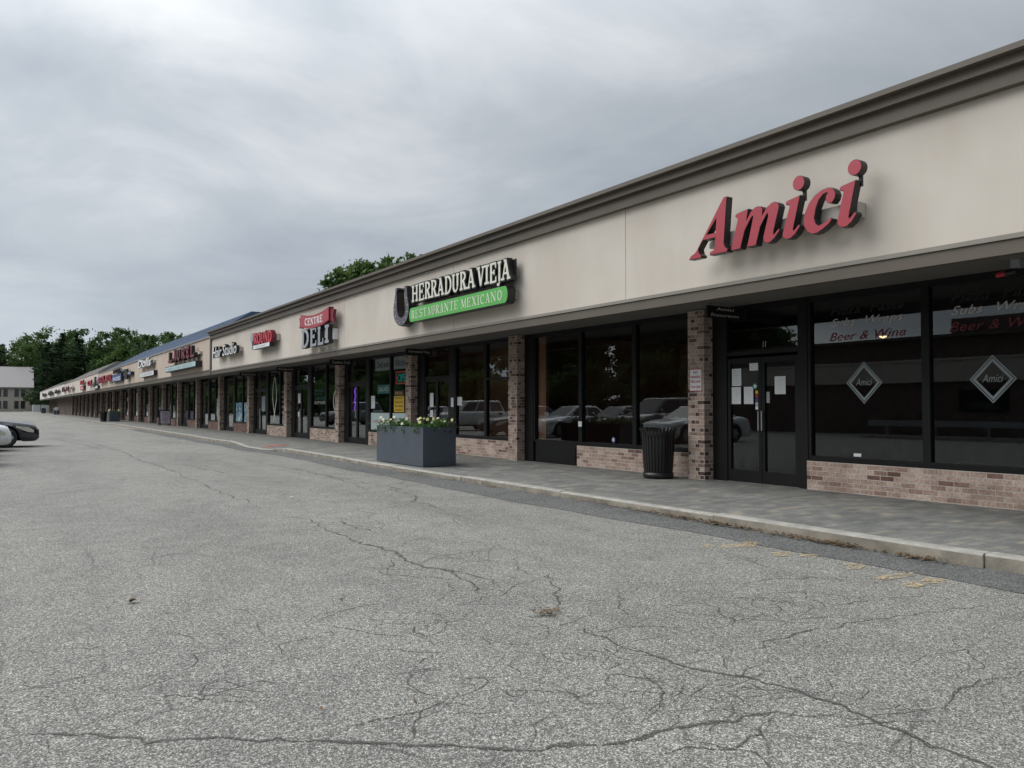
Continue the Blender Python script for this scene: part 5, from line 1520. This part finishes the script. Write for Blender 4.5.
def tree_proto(seed, H, Rad, nclump, nleaf, ls, name='broadleaf_tree', mat='leaf', base=0.28, nl=8):
    rn = random.Random(seed + 100)
    e = empty(name, (0, 0, 0))
    zc = H * (base + 1) / 2; rz = H * (1 - base) / 2
    me, cl = crown_mesh('crown', seed, H, Rad, zc, rz, nclump, nleaf, ls, M[mat], nl)
    c = bpy.data.objects.new('crown', me); COL.objects.link(c); c.parent = e
    t = MB(); p = Vector((0, 0, -.2)); r = H * 0.018
    for i in range(6):
        q = Vector((rn.uniform(-.25, .25), rn.uniform(-.25, .25), H * 0.85 * (i + 1) / 6)); t.cyl(p, q, r, r * .8, 10, caps=(i in (0,))); p = q; r *= .8
        if i >= 1:
            for k in range(3):
                tgt = rn.choice(cl); t.cyl(p, p.lerp(tgt, .85), r * .55, r * .12, 6, caps=False)
    t.build('trunk', M['bark'], e)
    return e


def pine_proto(seed, H, Rad, name='pine_tree'):
    rn = random.Random(seed); e = empty(name, (0, 0, 0)); v, f = [], []
    z = H * .16
    t = MB(); t.cyl((0, 0, -.2), (0, 0, H * .97), H * .016, .04, 10)
    while z < H:
        k = (1 - (z - H * .16) / (H * .84)); rad = Rad * (k ** .7) * rn.uniform(.75, 1.15) + .25
        for b in range(rn.randint(5, 7)):
            a = rn.uniform(0, 6.28); L = rad * rn.uniform(.6, 1.2); up = rn.uniform(-.05, .22)
            d = Vector((math.cos(a), math.sin(a), up)); t.cyl((0, 0, z), tuple(Vector((0, 0, z)) + d * L), .05, .015, 5, caps=False)
            s_ = Vector((-math.sin(a), math.cos(a), 0))
            for _ in range(int(34 * L / Rad) + 12):
                q = rn.uniform(.2, 1.0); p = Vector((0, 0, z)) + d * L * q + s_ * rn.gauss(0, .16 * L) + Vector((0, 0, rn.gauss(.05, .18)))
                aa = (d + s_ * rn.uniform(-.9, .9) + Vector((0, 0, rn.uniform(-.2, .5)))).normalized() * rn.uniform(.3, .62)
                bb = aa.cross(Vector((rn.gauss(0, .4), rn.gauss(0, .4), 1))).normalized() * rn.uniform(.1, .22)
                o = len(v); v += [tuple(p - aa), tuple(p + bb), tuple(p + aa), tuple(p - bb)]; f.append((o, o + 1, o + 2, o + 3))
        z += H * rn.uniform(.025, .042)
    me = bpy.data.meshes.new('crown'); me.from_pydata(v, [], f); me.materials.append(M['pine'])
    c = bpy.data.objects.new('crown', me); COL.objects.link(c); c.parent = e
    t.build('trunk', M['bark'], e)
    return e


def place(proto, used, x, y, s, rot, label, group, sz=1.0):
    o = proto if not used.get(proto.name) else copy_tree(proto)
    used[proto.name] = True
    o.location = (x, y, 0); o.scale = (s, s, s * sz); o.rotation_euler = (0, 0, rot)
    tag(o, label, 'tree', group)
    return o


USED = {}
# the tree over the roof
tr = tree_proto(24, 16.4, 5.0, 520, 120, 0.25, base=0.4, nl=26); place(tr, USED, 32.6, 77.0, 0.965, 1.4, 'single green tree rising above the beige roofline', None)
tr2 = tree_proto(25, 16.0, 4.4, 340, 110, 0.24, base=0.4, nl=22); place(tr2, USED, 36.4, 77, 1.0, 0.2, 'lower tree crown just right of the single tree above the roof', None)
protos = [tree_proto(31, 21.5, 7.4, 150, 70, 0.42, base=.1), tree_proto(32, 20.5, 7.8, 150, 70, 0.42, base=.1), tree_proto(33, 22.5, 7.0, 150, 70, 0.42, base=.1), tree_proto(34, 20, 7.2, 150, 70, 0.42, base=.1)]
pp_ = [pine_proto(41, 21.5, 6.2), pine_proto(42, 20.5, 5.8)]
rn = random.Random(78)
GT = 'broadleaf trees of the wood behind the far end'
LT = 'tall green broadleaf tree in the wood behind the far end of the strip'
GP = 'pine trees of the wood behind the far end'
LP = 'dark pine in the wood behind the far end of the strip'
spots = []
for i in range(18):   # behind the row of shops: two staggered rows running away
    row = i % 2
    y = 202 + (i // 2) * 10.5 + rn.uniform(-2, 2); x = 0.178 * y + 2 - (i // 2) * 3.1 + row * 7 + rn.uniform(-1.5, 1.5)
    spots.append((x, y, 0.78 * y / 205 if row == 0 else 0.81 * y / 205))
for i in range(9):    # behind the brick house
    spots.append((-36 + i * 7.6 + rn.uniform(-2, 2), 312 + rn.uniform(-2, 10), 1.1 * rn.uniform(.95, 1.08)))
spots += [(-7.0, 306, 0.98), (0.5, 309, 1.0), (6.5, 305, 0.98)]
for i, (x, y, k) in enumerate(spots):
    if i % 5 == 3: place(pp_[i % 2], USED, x, y, k * rn.uniform(.95, 1.03), rn.uniform(0, 6), LP, GP)
    else: place(protos[i % 4], USED, x, y, k * rn.uniform(.95, 1.04), rn.uniform(0, 6), LT, GT)
for (x, y, s) in ((12.6, 272, 1.0), (16.5, 279, 1.1), (20.5, 274, 1.08), (25, 284, 1.1), (30, 272, 1.05)):
    place(pp_[int(x) % 2], USED, x, y, s * rn.uniform(0.95, 1.04), rn.uniform(0, 6), LP, GP)
# shrubs and mirrored trees across the lane
rs_ = random.Random(9)
shrub = tree_proto(51, 4.6, 3.1, 70, 60, 0.22, name='tall_shrub', base=0.0)
for i in range(24):
    place(shrub, USED, -20.5 + rn.uniform(-.8, .8), 39 + i * 4.4, rn.uniform(.8, 1.1), rn.uniform(0, 6), 'dark shrub of the hedge across the lane, mirrored in the shop windows', 'mirrored shrubs across the lane')
for i in range(22):
    place(protos[i % 4], USED, -27 + rn.uniform(-3, 3) - 4 * (i % 2), 42 + i * 5.2, rn.uniform(.5, .62), rn.uniform(0, 6), 'tree across the lane, mirrored in the shop windows', 'mirrored trees across the lane')

for i in range(9):
    place(shrub, USED, 11.8 + i * 3.2, 288 + rs_.uniform(-2, 2), rs_.uniform(1.2, 1.6), rs_.uniform(0, 6), 'dark undergrowth shrub between the greige building and the shops', 'undergrowth by the greige building')
for i in range(15):
    place(protos[i % 4], USED, -24 + rs_.uniform(-2, 2), 156 + i * 10, rs_.uniform(.5, .62), rs_.uniform(0, 6), 'tree across the lane, mirrored in the shop windows', 'mirrored trees across the lane')
for i in range(10):
    place(shrub, USED, -20.5, 146 + i * 8, 1.2, rs_.uniform(0, 6), 'dark shrub of the hedge across the lane, mirrored in the shop windows', 'mirrored shrubs across the lane')

# ------------------------------------------------------------------ sky and light
wd = bpy.data.worlds.new('World'); SC.world = wd; wd.use_nodes = True
nt = wd.node_tree; bg = nt.nodes['Background']; out = nt.nodes['World Output']
SUN = Vector((-0.55, 0.42, 0.72)).normalized()
sky = N(nt, 'ShaderNodeTexSky', sky_type='NISHITA', sun_disc=False)
sky.sun_elevation = math.asin(SUN.z); sky.sun_rotation = math.atan2(SUN.x, SUN.y); sky.air_density = 1.2; sky.dust_density = 3.0
nt.links.new(sky.outputs[0], bg.inputs[0]); bg.inputs[1].default_value = 0.06
tc = N(nt, 'ShaderNodeTexCoord'); sp = N(nt, 'ShaderNodeSeparateXYZ'); nt.links.new(tc.outputs['Generated'], sp.inputs[0])


def Mth(op, a, b=None, c=None, clamp=False):
    n = N(nt, 'ShaderNodeMath', operation=op, use_clamp=clamp)
    for i, x in enumerate((a, b, c)):
        if x is None: continue
        if isinstance(x, (int, float)): n.inputs[i].default_value = x
        else: nt.links.new(x, n.inputs[i])
    return n.outputs[0]


zz = Mth('MAXIMUM', sp.outputs[2], 0.0)
dn = Mth('ADD', zz, 0.24)
px_, py_ = Mth('DIVIDE', sp.outputs[0], dn), Mth('DIVIDE', sp.outputs[1], dn)
cb = N(nt, 'ShaderNodeCombineXYZ'); nt.links.new(px_, cb.inputs[0]); nt.links.new(py_, cb.inputs[1])
mp = N(nt, 'ShaderNodeMapping'); mp.inputs['Rotation'].default_value = (0, 0, R(33)); mp.inputs['Scale'].default_value = (0.62, 0.8, 1); mp.inputs['Location'].default_value = (21.3, 5.1, 0)
nt.links.new(cb.outputs[0], mp.inputs['Vector'])
n1 = N(nt, 'ShaderNodeTexNoise', i_Scale=0.75, i_Detail=7.0, i_Roughness=0.48, i_Distortion=0.35); nt.links.new(mp.outputs[0], n1.inputs['Vector'])
n2 = N(nt, 'ShaderNodeTexNoise', i_Scale=2.6, i_Detail=8.0, i_Roughness=0.6, i_Distortion=0.8); nt.links.new(mp.outputs[0], n2.inputs['Vector'])
nn_ = Mth('ADD', Mth('MULTIPLY', n1.outputs[0], 0.78), Mth('MULTIPLY', n2.outputs[0], 0.22))
cl = ramp(nt, nn_, [(0.38, (0.275, 0.308, 0.35)), (0.46, (0.33, 0.368, 0.415)), (0.54, (0.4, 0.434, 0.474)), (0.64, (0.575, 0.597, 0.62))])
# overcast skies brighten overhead
el = ramp(nt, zz, [(0.0, (1.2, 1.2, 1.17)), (0.1, (1.08, 1.08, 1.06)), (0.17, (0.96, 0.96, 0.96)), (0.35, (1.0, 1.0, 1.0)), (1.0, (2.7, 2.68, 2.64))])
cl = mixc(nt, cl, el, 1.0, 'MULTIPLY')
hx, hy = SUN.x / math.hypot(SUN.x, SUN.y), SUN.y / math.hypot(SUN.x, SUN.y)
side = Mth('ADD', Mth('MULTIPLY', sp.outputs[0], hx * 0.42), Mth('MULTIPLY', sp.outputs[1], hy * 0.42))
side = Mth('MULTIPLY', Mth('ADD', side, 1.0), 1.02)
vm = N(nt, 'ShaderNodeVectorMath', operation='SCALE'); nt.links.new(cl, vm.inputs[0]); nt.links.new(side, vm.inputs['Scale'])
cl = vm.outputs[0]
b2 = N(nt, 'ShaderNodeBackground'); nt.links.new(cl, b2.inputs[0]); b2.inputs[1].default_value = 1.0
cov = ramp(nt, nn_, [(0.3, (0.9, 0.9, 0.9)), (0.6, (0.98, 0.98, 0.98))])
mx = N(nt, 'ShaderNodeMixShader'); nt.links.new(cov, mx.inputs[0]); nt.links.new(bg.outputs[0], mx.inputs[1]); nt.links.new(b2.outputs[0], mx.inputs[2])
nt.links.new(mx.outputs[0], out.inputs[0])

sl = bpy.data.lights.new('sun', 'SUN'); sl.energy = 1.5; sl.angle = R(50); sl.color = (1.0, 0.97, 0.93)
so = bpy.data.objects.new('sun', sl); COL.objects.link(so); so.location = (-30, -20, 60)
so.rotation_euler = SUN.to_track_quat('Z', 'Y').to_euler()

vs = SC.view_settings
vs.view_transform = 'Standard'; vs.look = 'None'; vs.gamma = 1.0; vs.exposure = 0.25; vs.use_curve_mapping = False
SC.cycles.max_bounces = 6; SC.cycles.transparent_max_bounces = 10; SC.cycles.glossy_bounces = 3
SC.cycles.caustics_reflective = False; SC.cycles.caustics_refractive = False
SC.cycles.use_denoising = True
